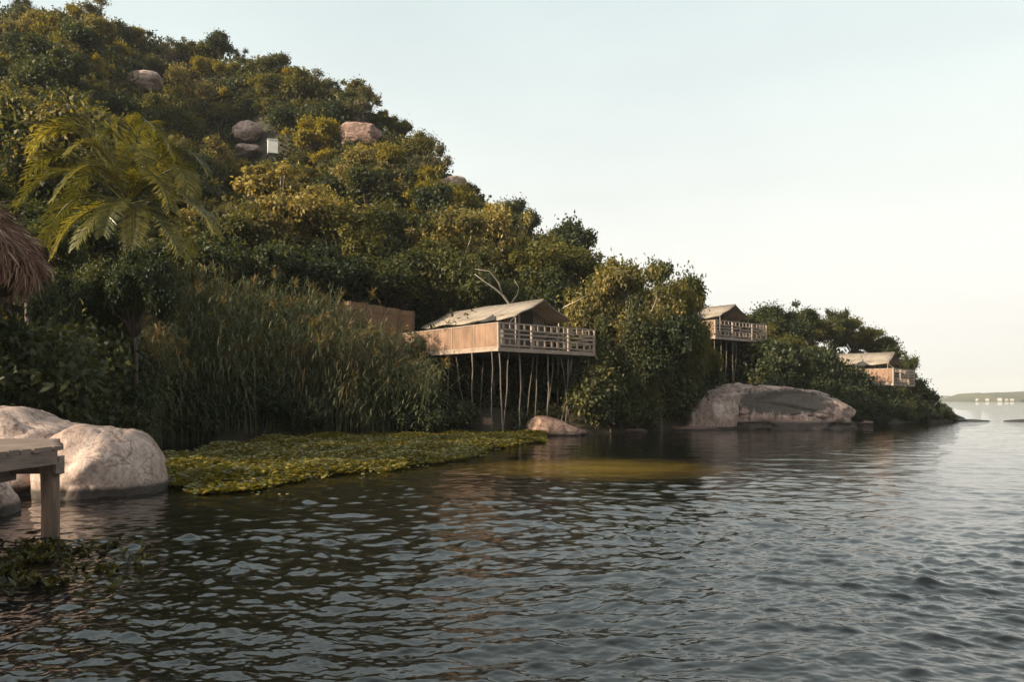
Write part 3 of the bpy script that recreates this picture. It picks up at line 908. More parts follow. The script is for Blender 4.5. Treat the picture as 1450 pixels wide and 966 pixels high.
# ------------------------------------------------------------------ bare white branches by the first tent
def bare_tree(pts_list, label):
    base = pts_list[0][0]
    o = empty('bare_tree', base)
    mb = MB()
    for pl, r0 in [(p, r * .55) for p, r in [(q[:-1], q[-1]) for q in pts_list]]:
        pl = [Vector(p) - Vector(base) for p in pl]
        n = len(pl)
        mb.tube(pl, [r0 * (1 - .8 * i / (n - 1)) for i in range(n)], 6)
    mb.build('branches', M['bark_pale'], o, True)
    tag(o, label, 'bare tree', 'bare pale trees beside the big tent')
bare_tree([[Vector((-.2, 44, 1.0)), pt(722, 432, 44), pt(712, 418, 43.6), pt(700, 408, 43.4), pt(685, 398, 43.2), pt(672, 388, 43), .16],
           [pt(712, 418, 43.6), pt(706, 400, 43.2), pt(693, 384, 43), pt(672, 381, 43), .09],
           [pt(722, 432, 44), pt(732, 418, 43.8), pt(735, 408, 43.6), pt(728, 396, 43.6), .08]], 'forked bare white tree rising behind the ridge of the big tent')
bare_tree([[Vector((2.4, 41.9, 1.0)), pt(791, 470, 41.9), pt(792, 440, 41.9), pt(800, 434, 41.6), pt(815, 427, 41.2), pt(832, 418, 41), .11]],
          'single bent bare branch between the big tent and the creeper hung tree')

# ------------------------------------------------------------------ the tents on stilts
def make_deck(W=6.2, D=8.8):
    o = empty('viewing_deck')
    mb = MB()
    nb = 32
    for i in range(nb):
        y = D * (i + .5) / nb
        mb.box((W / 2, y, -.03), (W + .1, D / nb - .018, .05))
    mb.build('floor', M['deck'], o)
    mb = MB()
    mb.bar((-.08, -.02, -.12), (W + .08, -.02, -.12), .07, .16); mb.build('rim_beam', M['rail'], o)
    mb = MB()
    mb.bar((-.02, .02, -.12), (-.02, D, -.12), .06, .13); mb.build('rim_beam', M['rail'], o)
    mb = MB()
    for x in (1.2, 2.5, 3.8, 5.1):
        mb.bar((x, .04, -.14), (x, D, -.14), .07, .15)
    mb.build('floor_joist', M['pole'], o)
    mb = MB()
    seg = 5
    for i in range(seg):
        y0, y1 = D * i / seg + .01, D * (i + 1) / seg - .01
        mb.box((0 + (i % 2) * .006, (y0 + y1) / 2, .52), (.03, y1 - y0, 1.1))
    mb.build('matting_panel', M['matting'], o)
    for y_ in (1.76, 3.52, 5.28, 7.04):
        MB().bar((-.025, y_, -.02), (-.025, y_ + .02, 1.07), .02, .045).build('panel_batten', M['rail'], o)
    mb = MB(); mb.bar((-.0, .05, 1.095), (0, D, 1.095), .075, .045); mb.build('top_rail', M['rail'], o)
    mb = MB(); mb.bar((-.03, .05, .0), (-.03, D, .0), .045, .06); mb.build('bottom_rail', M['rail'], o)
    posts = (0, 2.0, 4.4, W)
    for i, x in enumerate(posts):
        MB().bar((x, -.01, -.2), (x + rnd.uniform(-.02, .02), -.01, 1.12), .13 if i == 0 else .085, .1).build('railing_post', M['rail'], o)
    for z, name in ((1.1, 'top_rail'), (.80, 'middle_rail'), (.60, 'middle_rail'), (.41, 'middle_rail'), (.09, 'bottom_rail')):
        mb = MB()
        mb.bar((.05, -.055, z + rnd.uniform(-.012, .012)), (W + .05, -.055, z + rnd.uniform(-.012, .012)), .035, .062)
        mb.build(name, M['rail'], o)
    for i in range(14):
        x = .22 + i * .435
        if min(abs(x - q) for q in posts) < .1: x += .13
        w = rnd.uniform(.085, .14)
        MB().box((x + rnd.uniform(-.04, .04), -.02, .95), (w, .03, .27)).build('upper_baluster', M['rail'], o)
        MB().box((x + rnd.uniform(-.04, .04), -.02, .25), (w, .03, .28)).build('lower_baluster', M['rail'], o)
    # the far side railing
    for y in (2.2, 4.4, 6.6):
        MB().bar((W, y, -.1), (W, y, 1.1), .08, .08).build('railing_post', M['rail'], o)
    for z in (1.1, .80, .60, .41, .09):
        MB().bar((W + .05, .05, z), (W + .05, 6.7, z), .035, .06).build('side_rail', M['rail'], o)
    return o

def add_stilts(deck, plan, depth):
    for (x, y, lx, ly, r) in plan:
        mb = MB()
        pts = []
        for k in range(6):
            t = k / 5
            pts.append((x + lx * t + math.sin(k * 2.1 + x * 3) * .035, y + ly * t + math.cos(k * 1.7 + y) * .03, -.1 - depth * t))
        mb.tube(pts, [r * .62 * (1 + .14 * math.sin(k * 3 + x)) for k in range(6)], 7)
        mb.build('stilt', M['pole'], deck, True)

def make_tent():
    """Ridge tent: local x across, y to the back; eaves 1.62 m, ridge 2.5 m above the deck."""
    o = empty('safari_tent')
    x0, x1, xc, L = 2.1, 4.85, 3.48, 7.3
    y0 = 1.25
    def roof(y):
        sag = .05 * math.sin(y * 2.2)
        return [(1.62, y, 1.52 + sag), (1.95, y, 1.72 + sag), (2.7, y, 2.08 - .03), (xc, y, 2.52 - .04 * math.sin(y * .9)), (4.25, y, 2.08 - .03), (5.0, y, 1.72 + sag), (5.25, y, 1.54 + sag)]
    grid = [roof(y0 - .45 + (L + .6) * i / 22) for i in range(23)]
    MB().sheet(grid, .025).build('roof_fly', M['canvas'], o, True)
    # front edge hem, both slopes
    mb = MB()
    fr = [Vector(p) + Vector((0, -.02, -.03)) for p in roof(y0 - .45)]
    mb.tube(fr, .045, 6); mb.build('roof_hem', M['hem'], o, True)
    MB().tube([(xc, y0 - .5, 2.5), (xc, y0 + L + .2, 2.48)], .04, 6).build('ridge_pole', M['pole'], o)
    # walls
    def wall(x, top):
        return [[(x + .03 * math.sin(i * 1.9) * (1 - j / 4), y0 + .9 + (L - .9) * i / 20, .02 + (top - .02) * j / 4) for i in range(21)] for j in range(5)]
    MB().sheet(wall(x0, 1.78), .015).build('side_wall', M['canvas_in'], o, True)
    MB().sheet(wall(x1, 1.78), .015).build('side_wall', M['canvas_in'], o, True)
    def gable(y, name):
        mb = MB()
        a = [(x0, y, .02), (xc - .55, y, .02), (xc - .55, y, 1.9), (xc - .4, y, 2.12), (xc, y, 2.42), (x0, y, 1.74)]
        b = [(xc + .55, y, .02), (x1, y, .02), (x1, y, 1.74), (xc, y, 2.42), (xc + .4, y, 2.12), (xc + .55, y, 1.9)]
        for pl in (a, b):
            f = [Vector(p) for p in pl]
            mb.poly(f[::-1]); mb.poly([p + Vector((0, .02, 0)) for p in f])
            for k in range(len(f)):
                p, q = f[k], f[(k + 1) % len(f)]
                mb.poly([p, q, q + Vector((0, .02, 0)), p + Vector((0, .02, 0))])
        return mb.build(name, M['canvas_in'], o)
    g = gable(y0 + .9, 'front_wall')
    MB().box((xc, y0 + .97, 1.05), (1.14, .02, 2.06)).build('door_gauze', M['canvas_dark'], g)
    MB().box((xc - .43, y0 + .87, 1.0), (.14, .05, 1.9)).build('door_flap', M['canvas'], g)
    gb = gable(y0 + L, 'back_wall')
    MB().box((xc, y0 + L + .03, 1.05), (1.14, .02, 2.06)).build('back_panel', M['canvas_in'], gb)
    # side window under a dark gauze awning
    w = MB()
    w.poly([(1.60, 2.15, 1.50), (1.60, 3.35, 1.50), (1.93, 2.75, 1.82)])
    w.poly([(1.30, 2.45, 1.42), (1.36, 3.15, 1.42), (1.93, 2.75, 1.84)])
    w.poly([(1.60, 2.15, 1.50), (1.30, 2.45, 1.42), (1.93, 2.75, 1.83)])
    w.poly([(1.60, 3.35, 1.50), (1.36, 3.15, 1.42), (1.93, 2.75, 1.83)])
    w.build('window_awning', M['canvas_dark'], o)
    # corner poles of the fly and guy ropes
    for x, z in ((1.72, 1.56), (5.2, 1.56)):
        MB().tube([(x, y0 - .42, 0), (x, y0 - .42, z + .06)], .03, 6).build('fly_pole', M['rail'], o)
    MB().tube([(1.66, y0 - .42, 1.56), (.62, .02, 1.08)], .012, 5).build('guy_rope', M['rail'], o)
    MB().tube([(1.66, 3.0, 1.6), (.06, 3.2, 1.08)], .012, 5).build('guy_rope', M['rail'], o)
    return o

AX = math.atan2(.65, .76)
def lodge_place(o, C, rz):
    o.location = C; o.rotation_euler = (0, 0, rz)

deck1 = make_deck()
tent1 = make_tent()
deck2, tent2 = copy_tree(deck1), copy_tree(tent1)
deck3, tent3 = copy_tree(deck1), copy_tree(tent1)
C1 = (-.6, 36.0, 4.07); C2 = (13.9, 54.5, 6.05); C3 = (28.7, 60.0, 2.95)
for d_, t_, C, rz in ((deck1, tent1, C1, AX), (deck2, tent2, C2, R(40)), (deck3, tent3, C3, R(50))):
    lodge_place(d_, C, rz); lodge_place(t_, C, rz)
plan1 = [(.15, .15, 0.25, .0, .055), (.02, .5, .05, .1, .04), (-.0, 2.0, .35, .3, .06), (.9, .35, -.2, .2, .045), (1.45, .2, .1, .1, .06), (2.4, .3, -.1, .6, .04), (2.9, .6, .1, .3, .045),
         (3.2, .15, .05, .1, .06), (3.9, .5, -.2, .4, .04), (4.0, .15, 1.0, .1, .035), (4.9, .2, -.8, .2, .035), (4.6, .2, .1, .3, .055), (5.3, .6, .0, .5, .045), (6.0, .15, 0.05, .2, .055),
         (.2, 3.6, .5, -.6, .035), (.3, 4.2, .1, .3, .05), (.2, 6.4, .1, .2, .055), (3, 4, 0, 0, .06), (5, 4, 0, 0, .06), (1.5, 3, .1, .5, .05), (1.5, 7.5, 0, 0, .06), (5, 8, 0, 0, .06)]
add_stilts(deck1, plan1, 4.5)
plan2 = [(.2, .2, .1, .1, .05), (1.0, .2, .05, .1, .05), (1.7, .3, .1, .1, .05), (2.3, .2, .25, .1, .07), (3.0, .3, .1, .4, .05), (4.6, .2, .05, .0, .07), (6.1, .2, 0, 0, .07), (2, 3, 0, 0, .06), (4, 3.5, 0, 0, .06), (6, 4, 0, 0, .06), (1, 7.5, 0, 0, .06), (5, 7.5, 0, 0, .06)]
add_stilts(deck2, plan2, 4.2)
plan3 = [(.1, .1, .1, .1, .06), (1.2, .3, .05, .1, .05), (2.5, .2, .1, .1, .05), (3.6, .2, 0, 0, .05), (5, .2, 0, 0, .05), (6.1, .2, 0, 0, .06), (.1, 2, 0, 0, .06), (.1, 5, 0, 0, .06), (3, 5, 0, 0, .06), (6, 6, 0, 0, .06)]
add_stilts(deck3, plan3, 3.4)
G1, G2 = 'tents along the lake shore', 'stilted decks along the lake shore'
tag(tent1, 'tan ridge tent nearest the floating leaves, on the deck among the reeds', 'tent', G1)
tag(tent2, 'tan tent half hidden by trees above the huge lichened boulder', 'tent', G1)
tag(tent3, 'pale roofed tent at the end of the wooded point', 'tent', G1)
tag(deck1, 'stilted timber deck with cane matting beside the tall reeds', 'deck', G2)
tag(deck2, 'high stilted deck with railing above the huge lichened boulder', 'deck', G2)
tag(deck3, 'stilted deck with orange matting at the end of the wooded point', 'deck', G2)
# tall screen round the washroom at the back of the first deck
o = empty('screen_enclosure', C1, AX)
for nm, a, b_ in (('screen_panel', (-2.65, 8.9), (1.35, 8.9)), ('screen_panel', (-2.65, 8.94), (-2.65, 12.2))):
    mb = MB()
    n = 4
    for i in range(n):
        p = Vector((*a, 0)).lerp(Vector((*b_, 0)), i / n); q = Vector((*a, 0)).lerp(Vector((*b_, 0)), (i + 1) / n)
        zt = 2.72 - (.3 * (i + .5) / n if a[1] == b_[1] else 0)
        mb.bar(p + Vector((0, 0, zt / 2 - .3)), q + Vector((0, 0, zt / 2 - .3)), .03, zt + .6)
    mb.build(nm, M['screen'], o)
for x_ in (-2.6, -1.6, -.62, .38, 1.3):
    MB().bar((x_, 8.86, -.2), (x_ + .02, 8.86, 2.72 - (x_ + 2.65) * .075), .05, .035).build('batten', M['pole'], o)
for z_ in (.55, 1.5, 2.3):
    MB().bar((-2.65, 8.865, z_), (1.35, 8.865, z_ - .12), .03, .05).build('cross_batten', M['screen'], o)
for p in ((-2.62, 9.0), (-.65, 9.0), (1.3, 9.0), (-2.6, 12.1)):
    MB().tube([(p[0], p[1] + .03, -4), (p[0], p[1] + .03, 2.4)], .05, 6).build('post', M['pole'], o)
MB().box((-.6, 10.6, -.06), (3.9, 3.2, .08)).build('floor', M['deck'], o)
tag(o, 'tall brown cane screen behind the reeds at the back of the big tent', 'screen')

# ------------------------------------------------------------------ jetty
o = empty('jetty', (-5.6, 9.5, 0))
mb = MB()
ZD = 1.13
yb = 3.2
i = 0
while yb < 9.1:
    w = rnd.uniform(.17, .23)
    mb.box((-1.35 + rnd.uniform(-.03, .03) + .02, yb - 9.5 + w / 2, ZD - .025 + rnd.uniform(-.006, .006)), (3.55, w - .016, .05))
    yb += w
while yb < 10.7:
    w = rnd.uniform(.17, .23)
    xr = .42 - (yb - 9.0) * .60
    mb.box(((-3.1 + xr) / 2, yb - 9.5 + w / 2, ZD - .025), (xr + 3.1, w - .016, .05), rz=0)
    yb += w
mb.build('deck_boards', M['jetty'], o)
MB().bar((.40, -6.2, ZD - .13), (.40, -.45, ZD - .13), .07, .15).build('edge_beam', M['jetty'], o)
MB().bar((.38, -.42, ZD - .13), (-.62, 1.15, ZD - .13), .07, .15).build('edge_beam', M['jetty'], o)
MB().bar((.25, -6.0, ZD - .40), (-.28, -.1, ZD - .36), .06, .12).build('lower_beam', M['jetty'], o)
MB().bar((-3, -.2, ZD - .30), (.3, -.2, ZD - .27), .09, .13).build('cross_beam', M['jetty'], o)
MB().bar((-3, -3.2, ZD - .30), (.3, -3.2, ZD - .27), .09, .13).build('cross_beam', M['jetty'], o)
for x, y, r in ((-.02, .18, .105), (-2.4, .1, .1), (.1, -3.2, .1), (-2.4, -3.2, .1)):
    MB().tube([(x, y, -1.2), (x + .01, y, -.2), (x + .015, y, .35), (x, y, ZD - .2)], [r, r * .98, r * .95, r], 12).build('post', M['jetty_post'], o, True)
MB().box((.09, .2, ZD - .27), (.05, .2, .22), rz=.2).build('splice_plate', M['jetty'], o)
tag(o, 'weathered wooden jetty deck on round posts in front of the pale boulders', 'jetty')

# ------------------------------------------------------------------ thatched shelter at the picture's edge
HX, HY = -13.55, 17.5
o = empty('thatched_shelter', (HX, HY, ground_z(HX, HY)))
gz = ground_z(HX, HY)
prof = [(0, 7.7), (.8, 7.15), (1.6, 6.55), (2.3, 6.0), (2.85, 5.42), (3.1, 4.95), (3.0, 4.5)]
rs = np.random.RandomState(9)
mb = MB()
nseg = 40
grid = []
for (r_, z_) in [(a_ * .86, 4.55 + (b_ - 4.5) * .86) for a_, b_ in prof]:
    grid.append([(r_ * .93 * math.cos(2 * math.pi * j / nseg), r_ * .93 * math.sin(2 * math.pi * j / nseg), z_ - .12 - gz) for j in range(nseg + 1)])
mb.sheet(grid, .0)
inner = []
for (r_, z_) in [(a_ * .86, 4.55 + (b_ - 4.5) * .86) for a_, b_ in reversed(prof)]:
    inner.append([(max(r_ - .35, 0) * math.cos(2 * math.pi * j / nseg), max(r_ - .35, 0) * math.sin(2 * math.pi * j / nseg), z_ - .38 + (.25 if r_ > 2.9 else 0) - gz) for j in range(nseg + 1)])
mb.sheet([grid[-1]] + inner, .0)
mb.build('roof_core', M['thatch_core'], o, True)
pr_s = .86
prof = [(a_ * pr_s, 4.55 + (b_ - 4.5) * pr_s) for a_, b_ in prof]
n = 15000
t = rs.rand(n) ** .62 * (len(prof) - 1)
i0 = np.minimum(t.astype(int), len(prof) - 2); fr = t - i0
pr = np.array(prof)
rr = pr[i0, 0] * (1 - fr) + pr[i0 + 1, 0] * fr
zz = pr[i0, 1] * (1 - fr) + pr[i0 + 1, 1] * fr
a = rs.rand(n) * 6.283
tan = pr[i0 + 1] - pr[i0]; tan /= np.linalg.norm(tan, axis=1, keepdims=True)
cs, sn = np.cos(a), np.sin(a)
tuft = .10 * np.sin(a * 9 + zz * 3) + .08 * np.sin(a * 23 + zz * 7)
P = np.stack([(rr + tuft * .6) * cs, (rr + tuft * .6) * sn, zz - gz + tuft * .3], 1)
D = np.stack([tan[:, 0] * cs, tan[:, 0] * sn, tan[:, 1]], 1) + rs.normal(size=(n, 3)) * .26
out = np.stack([cs * .7, sn * .7, np.full(n, .7)], 1)
D += out * .16
v, f = leaf_quads(P, D, norm(out + rs.normal(size=(n, 3)) * .4), rs.uniform(.25, .7, n), .04, .1)
link_mesh('thatch', np_mesh('thatch', v, f, M['thatch']), o)
for k in range(6):
    aa = k * 1.047 + .3
    MB().tube([(1.2 * math.cos(aa), 1.2 * math.sin(aa), -.8), (1.2 * math.cos(aa), 1.2 * math.sin(aa), 5.7 - gz)], .09, 8).build('post', M['jetty_post'], o, True)
tag(o, 'shaggy brown thatched roof shelter above the pale boulders', 'shelter')

# thin pale pole in the shade under the palm
p = pt(82, 520, 19)
o = MB().tube([(0, 0, -2.4), (.02, 0, .2), (.06, 0, .85)], .03, 7).build('garden_pole', M['pole'], None, True)
o.location = p
tag(o, 'thin pale pole standing in the deep shade under the palm', 'pole')

# ------------------------------------------------------------------ palm
PY = 27.0
pc = pt(182, 290, PY)
pb_x, pb_y = pc.x - .4, PY + .6
palm = empty('palm_tree', (pb_x, pb_y, ground_z(pb_x, pb_y)))
inv = Vector(palm.location)
c0 = pc - inv
mb = MB()
hgt = c0.z
pts = [(0, 0, -.5), (.02, 0, .3), (.1, -.1, hgt * .35), (.28, -.35, hgt * .7), (c0.x, c0.y, hgt - .05)]
mb.tube(pts, [.3, .24, .19, .17, .2], 10)
mb.build('trunk', M['bark'], palm, True)
S = PY / F
FR = [  # offsets in picture pixels for the middle and the tip of each frond, and metres towards the viewer
    ((-75, -92), (-138, -72), -.6, 1.0), ((-20, -88), (-22, -112), -.2, .9), ((-82, -38), (-150, 22), -.9, 1), ((-34, -40), (-72, 22), -1.7, .95),
    ((48, -78), (82, -62), -.4, 1.0), ((80, -40), (108, 5), -1.0, 1), ((92, 2), (146, 66), -.6, 1), ((-62, 22), (-97, 104), -.8, 1),
    ((-52, -92), (-100, -108), -.5, .95), ((-30, -66), (-58, -58), -1.4, .8), ((30, -62), (66, -22), -1.8, .85), ((26, 22), (40, 104), -1.6, .9), ((-26, 26), (-44, 96), -1.5, .9), ((4, 10), (8, 84), -2.0, .85), ((56, 30), (96, 104), -.8, .95), ((66, -60), (92, 2), .8, 1),
    ((-60, -60), (-120, -10), 1.2, 1), ((10, -90), (30, -84), 1.4, .9), ((60, 20), (84, 90), .7, .9), ((56, -20), (120, 20), -1.2, .9), ((-90, -5), (-140, 75), .4, 1),
    ((50, -30), (100, 40), -1.7, .95), ((24, -92), (58, -108), -.7, .9), ((-88, -62), (-152, -32), -.3, 1), ((70, -70), (128, -40), -.2, .95)]
def bez(a, b, c, t):
    return a * (1 - t) ** 2 + b * (2 * t * (1 - t)) + c * t * t
rs = np.random.RandomState(3)
for k, (m_, e_, dy, ls) in enumerate(FR):
    a = c0.copy()
    tip = c0 + Vector((e_[0] * S, dy, -e_[1] * S))
    e_ = (e_[0] * .9, e_[1] * .82 - 8); m_ = (m_[0] * .9, m_[1] * 1.02 - 4)
    tip = c0 + Vector((e_[0] * S, dy, -e_[1] * S))
    mid = c0 + Vector((m_[0] * S, dy * .5, -m_[1] * S))
    ctrl = mid * 2 - (a + tip) * .5
    n = 22
    path = [bez(a, ctrl, tip, i / n) for i in range(n + 1)]
    frond = MB().tube(path, [.045 * (1 - .85 * i / n) for i in range(n + 1)], 5).build('frond', M['leaf_palm'], palm, True)
    # leaflets both sides
    per = 74
    Ps, Ds, Ns, Ls = [], [], [], []
    for i in range(per):
        t = .12 + .88 * (i + .5) / per
        p = bez(a, ctrl, tip, t)
        tg = (bez(a, ctrl, tip, min(1, t + .02)) - bez(a, ctrl, tip, t - .02)).normalized()
        side = tg.cross(Vector((0, 0, 1)))
        if side.length < .05: side = Vector((1, 0, 0))
        side.normalize()
        up = side.cross(tg)
        for sg in (-1, 1):
            d = tg * (.38 + .55 * t) + side * sg * .95 + up * .26 + Vector((0, 0, -.12)) + Vector(rs.normal(size=3)) * .12
            Ps.append(p); Ds.append(d); Ns.append(up + side * sg * -.35 + Vector(rs.normal(size=3)) * .15)
            Ls.append((.26 + .50 * math.sin(math.pi * min(.97, t * .92 + .04)) ** .7) * ls * rs.uniform(.85, 1.1))
    P = np.array([tuple(q) for q in Ps]); D = norm(np.array([tuple(q) for q in Ds])); Nn = norm(np.array([tuple(q) for q in Ns])); Ls = np.array(Ls)
    v1, f1 = leaf_quads(P, D, Nn, Ls * .6, .040, .15)
    D2 = D.copy(); D2[:, 2] -= .14
    v2, f2 = leaf_quads(P + D * (Ls * .42)[:, None], norm(D2), Nn, Ls * .62, .036, .15)
    me = np_mesh('leaflets', np.vstack([v1, v2]), np.vstack([f1, f2 + len(v1)]), M['leaf_palm'])
    link_mesh('leaflets', me, frond)
tip = c0 + Vector((20 * S, -.2, 122 * S))
MB().tube([c0, c0.lerp(tip, .5) + Vector((.05, 0, 0)), tip], [.05, .04, .012], 6).build('spear_leaf', M['leaf_palm'], palm, True)
tag(palm, 'tall palm with arching yellow green fronds above the dark shrubs', 'palm')

# ------------------------------------------------------------------ reeds
def reed_proto(seed, leafmat, n_cane=38, h=(2.4, 4.2), spread=.85, plume=.35):
    rs = np.random.RandomState(seed)
    mb = MB()
    Ps, Ds, Ns, Ls = [], [], [], []
    plP, plD, plL = [], [], []
    for c in range(n_cane):
        a, r_ = rs.rand() * 6.283, spread * rs.rand() ** .5
        b0 = Vector((math.cos(a) * r_, math.sin(a) * r_, -.3))
        H = rs.uniform(*h)
        ln = Vector((rs.normal() * .35, rs.normal() * .35, 0))
        path = [b0, b0 + Vector((0, 0, H * .4)) + ln * .2, b0 + Vector((0, 0, H * .75)) + ln * .7, b0 + Vector((0, 0, H)) + ln * 1.5]
        mb.tube(path, [.014, .012, .009, .004], 4, cap=False)
        nl = 17
        for i in range(nl):
            t = .18 + .82 * i / nl
            q = t * 3; k = min(int(q), 2); p = path[k].lerp(path[k + 1], q - k)
            aa = rs.rand() * 6.283
            d = Vector((math.cos(aa), math.sin(aa), .7 + .3 * rs.rand()))
            Ps.append(p); Ds.append(d); Ls.append(rs.uniform(.4, .75) * (1.1 - .3 * t)); Ns.append(Vector((-math.cos(aa) * .4, -math.sin(aa) * .4, 1)))
        if rs.rand() < plume:
            for i in range(16):
                plP.append(path[-1] + Vector((0, 0, rs.uniform(-.25, .02)))); plD.append(Vector((rs.normal() * .5 + ln.x, rs.normal() * .5 + ln.y, .5))); plL.append(rs.uniform(.18, .34))
    arr = lambda q: np.array([tuple(x) for x in q])
    P, D, Nn, L = arr(Ps), norm(arr(Ds)), norm(arr(Ns)), np.array(Ls)
    v1, f1 = leaf_quads(P, D, Nn, L * .55, .034, .12)
    D2 = D.copy(); D2[:, 2] -= .75; D2 = norm(D2)
    P2 = P + D * (L * .5)[:, None]
    v2, f2 = leaf_quads(P2, D2, Nn, L * .5, .036, .12)
    D3 = D2.copy(); D3[:, 2] -= 1.1
    v3, f3 = leaf_quads(P2 + D2 * (L * .44)[:, None], norm(D3), Nn, L * .6, .03, .12)
    V = np.vstack([v1, v2, v3]); Fc = np.vstack([f1, f2 + len(v1), f3 + len(v1) + len(v2)])
    pl = None
    if plP:
        v, f = leaf_quads(arr(plP), norm(arr(plD)), norm(rs.normal(size=(len(plP), 3))), np.array(plL), .035, .1)
        nleaf = len(Fc)
        Fc = np.vstack([Fc, f + len(V)]); V = np.vstack([V, v])  # plumes joined into the same mesh as the leaves
    me = np_mesh('leaves', V, Fc, leafmat)
    if plP:
        me.materials.append(M['leaf_straw'])
        me.polygons.foreach_set('material_index', np.r_[np.zeros(nleaf, np.int32), np.ones(len(Fc) - nleaf, np.int32)])
    return mb.mesh('stalks', M['leaf_reed']), me

REED = [reed_proto(900 + i, M['leaf_reed']) for i in range(5)]
REEDG = [reed_proto(950 + i, M['leaf_straw'], 22, (2.0, 2.9), .5, .6) for i in range(2)]
def reed_clump(pr, px, Yd, top, label, group='reed clumps along the bank', h0=4.0):
    x = (px - 725) / F * Yd
    z = max(ground_z(x, Yd), -.1)
    ztop = CH + (HZ - top) / F * Yd
    sz = max(.55, min(1.75, (ztop - z) / h0))
    o = empty('reed_clump', (x, Yd, z), rnd.uniform(0, 6.283))
    o.scale = (1.05 + .3 * rnd.random(),) * 2 + (sz,)
    for nm, m_ in zip(('stalks', 'leaves'), pr):
        if m_: link_mesh(nm, m_, o)
    tag(o, label, 'reeds', group)
TOPX = [150, 200, 260, 330, 400, 450, 490, 530, 600, 640]
TOPY = [465, 392, 378, 370, 386, 398, 428, 452, 458, 560]
ROWS = [(38.2, 0, 'back row'), (36.3, 22, 'middle row'), (34.4, 50, 'front row')]
for ri, (yo, dyp, rown) in enumerate(ROWS):
    px = 165 + ri * 13
    k = 0
    while px < 610 - ri * 10:
        Yd = float(shore(px)) + 4.6 - ri * 1.8 + rnd.uniform(-.4, .4)
        top = np.interp(px, TOPX, TOPY) + dyp * rnd.uniform(.6, 1.6) + rnd.uniform(-14, 14)
        if 585 < px < 640: top = max(top, 500 + dyp)
        where = ('below the palm' if px < 260 else 'right of the palm base' if px < 350 else 'midway between palm and tent' if px < 440 else 'in front of the brown screen' if px < 530 else 'against the tent deck')
        reed_clump(rnd.choice(REED), px, Yd, top, None)
        px += rnd.uniform(25, 36)
        k += 1
# labels for the reed clumps by place
prune()
clumps = {}
for ob in list(col.objects):
    if ob.name.startswith('reed_clump'):
        q = proj(ob.location)
        where = ('below the palm' if q[0] < 250 else 'beside the palm shade' if q[0] < 340 else 'midway between palm and tent' if q[0] < 430 else 'before the brown screen' if q[0] < 520 else 'against the tent deck')
        clumps.setdefault(where, []).append((ob.location.y, ob))
for where, lst in clumps.items():
    lst.sort(key=lambda t: t[0])
    for i, (_, ob) in enumerate(lst):
        ob['label'] = f'tall green reed clump {where}, ' + f'{ORDW[i + 1]} back from the water'
reed_clump(REEDG[0], 212, 29.5, 392, 'golden drooping reed clump glowing just under the palm', h0=2.8)
reed_clump(REEDG[1], 168, 28.6, 425, 'rusty orange reed clump at the edge of the deep shade', h0=2.8)
reed_clump(REEDG[0], 452, 34.6, 408, 'yellowish reed clump standing tallest before the brown screen', h0=2.8)
reed_clump(REEDG[1], 500, 34.5, 430, 'straw coloured reed clump before the tall screen corner', h0=2.8)

# ------------------------------------------------------------------ shrubs along the water
def shrub_row(x0, x1, step, back, smin, smax, key='shrub'):
    px = x0
    while px < x1:
        Yd = float(shore(px)) + back + rnd.uniform(-.3, .6)
        x = (px - 725) / F * Yd
        s = rnd.uniform(smin, smax)
        o = plant(key, x, Yd, s, s * rnd.uniform(.85, 1.25), 'shrub', z=max(ground_z(x, Yd), -.05), cat='shrub', group='shrubs along the water', parts=('stem', 'leaves'))
        SHR.append(o)
        px += step * rnd.uniform(.8, 1.2)
shrub_row(-30, 100, 26, 3.2, .8, 1.15)
shrub_row(100, 240, 26, 1.0, .8, 1.15)
shrub_row(-30, 240, 30, 3.0, 1.1, 1.5)
shrub_row(150, 640, 27, .7, .75, 1.2)
shrub_row(830, 975, 17, .8, .9, 1.4)
shrub_row(840, 960, 22, 2.2, 1.5, 2.0)
shrub_row(1195, 1292, 13, .9, .5, .75)
shrub_row(1292, 1352, 9, .7, .26, .42)
shrub_row(1200, 1292, 15, 2.2, .75, 1.0)
shrub_row(1100, 1130, 14, 4.0, 1.4, 1.8)
shrub_row(1140, 1240, 12, 3.0, 1.0, 1.35)
shrub_row(1096, 1118, 14, 6.0, 1.8, 2.2)
shrub_row(1150, 1235, 14, 5.5, .9, 1.15)
shrub_row(1090, 1135, 18, 9.0, 1.5, 1.9)
shrub_row(1135, 1200, 18, 8.0, .8, 1.0)
shrub_row(960, 1000, 16, 6, 1.0, 1.5)
shrub_row(1000, 1100, 16, 14.5, 1.2, 1.7)
shrub_row(590, 850, 30, 6.0, 1.3, 1.8)
for px, b_, s in ((290, 3.0, 1.5), (352, 2.2, 1.0), (395, 3.4, 1.7), (470, 2.6, 1.25), (545, 2.4, 1.1), (240, 1.6, 1.3)):
    Yd = float(shore(px)) + b_
    x = (px - 725) / F * Yd
    SHR.append(plant('shrub', x, Yd, s, s * 1.35, 'shrub', z=ground_z(x, Yd), cat='shrub', group='shrubs along the water', parts=('stem', 'leaves')))
for px, Yd, s in ((1150, 58, 1.45), (1172, 58.2, 1.4), (1193, 58.6, 1.3), (1211, 58.8, 1.2), (1224, 59.2, .9)):
    x = (px - 725) / F * Yd
    SHR.append(plant('shrub', x, Yd, s, s * 1.55, 'shrub', z=ground_z(x, Yd), cat='shrub', group='shrubs along the water', parts=('stem', 'leaves')))
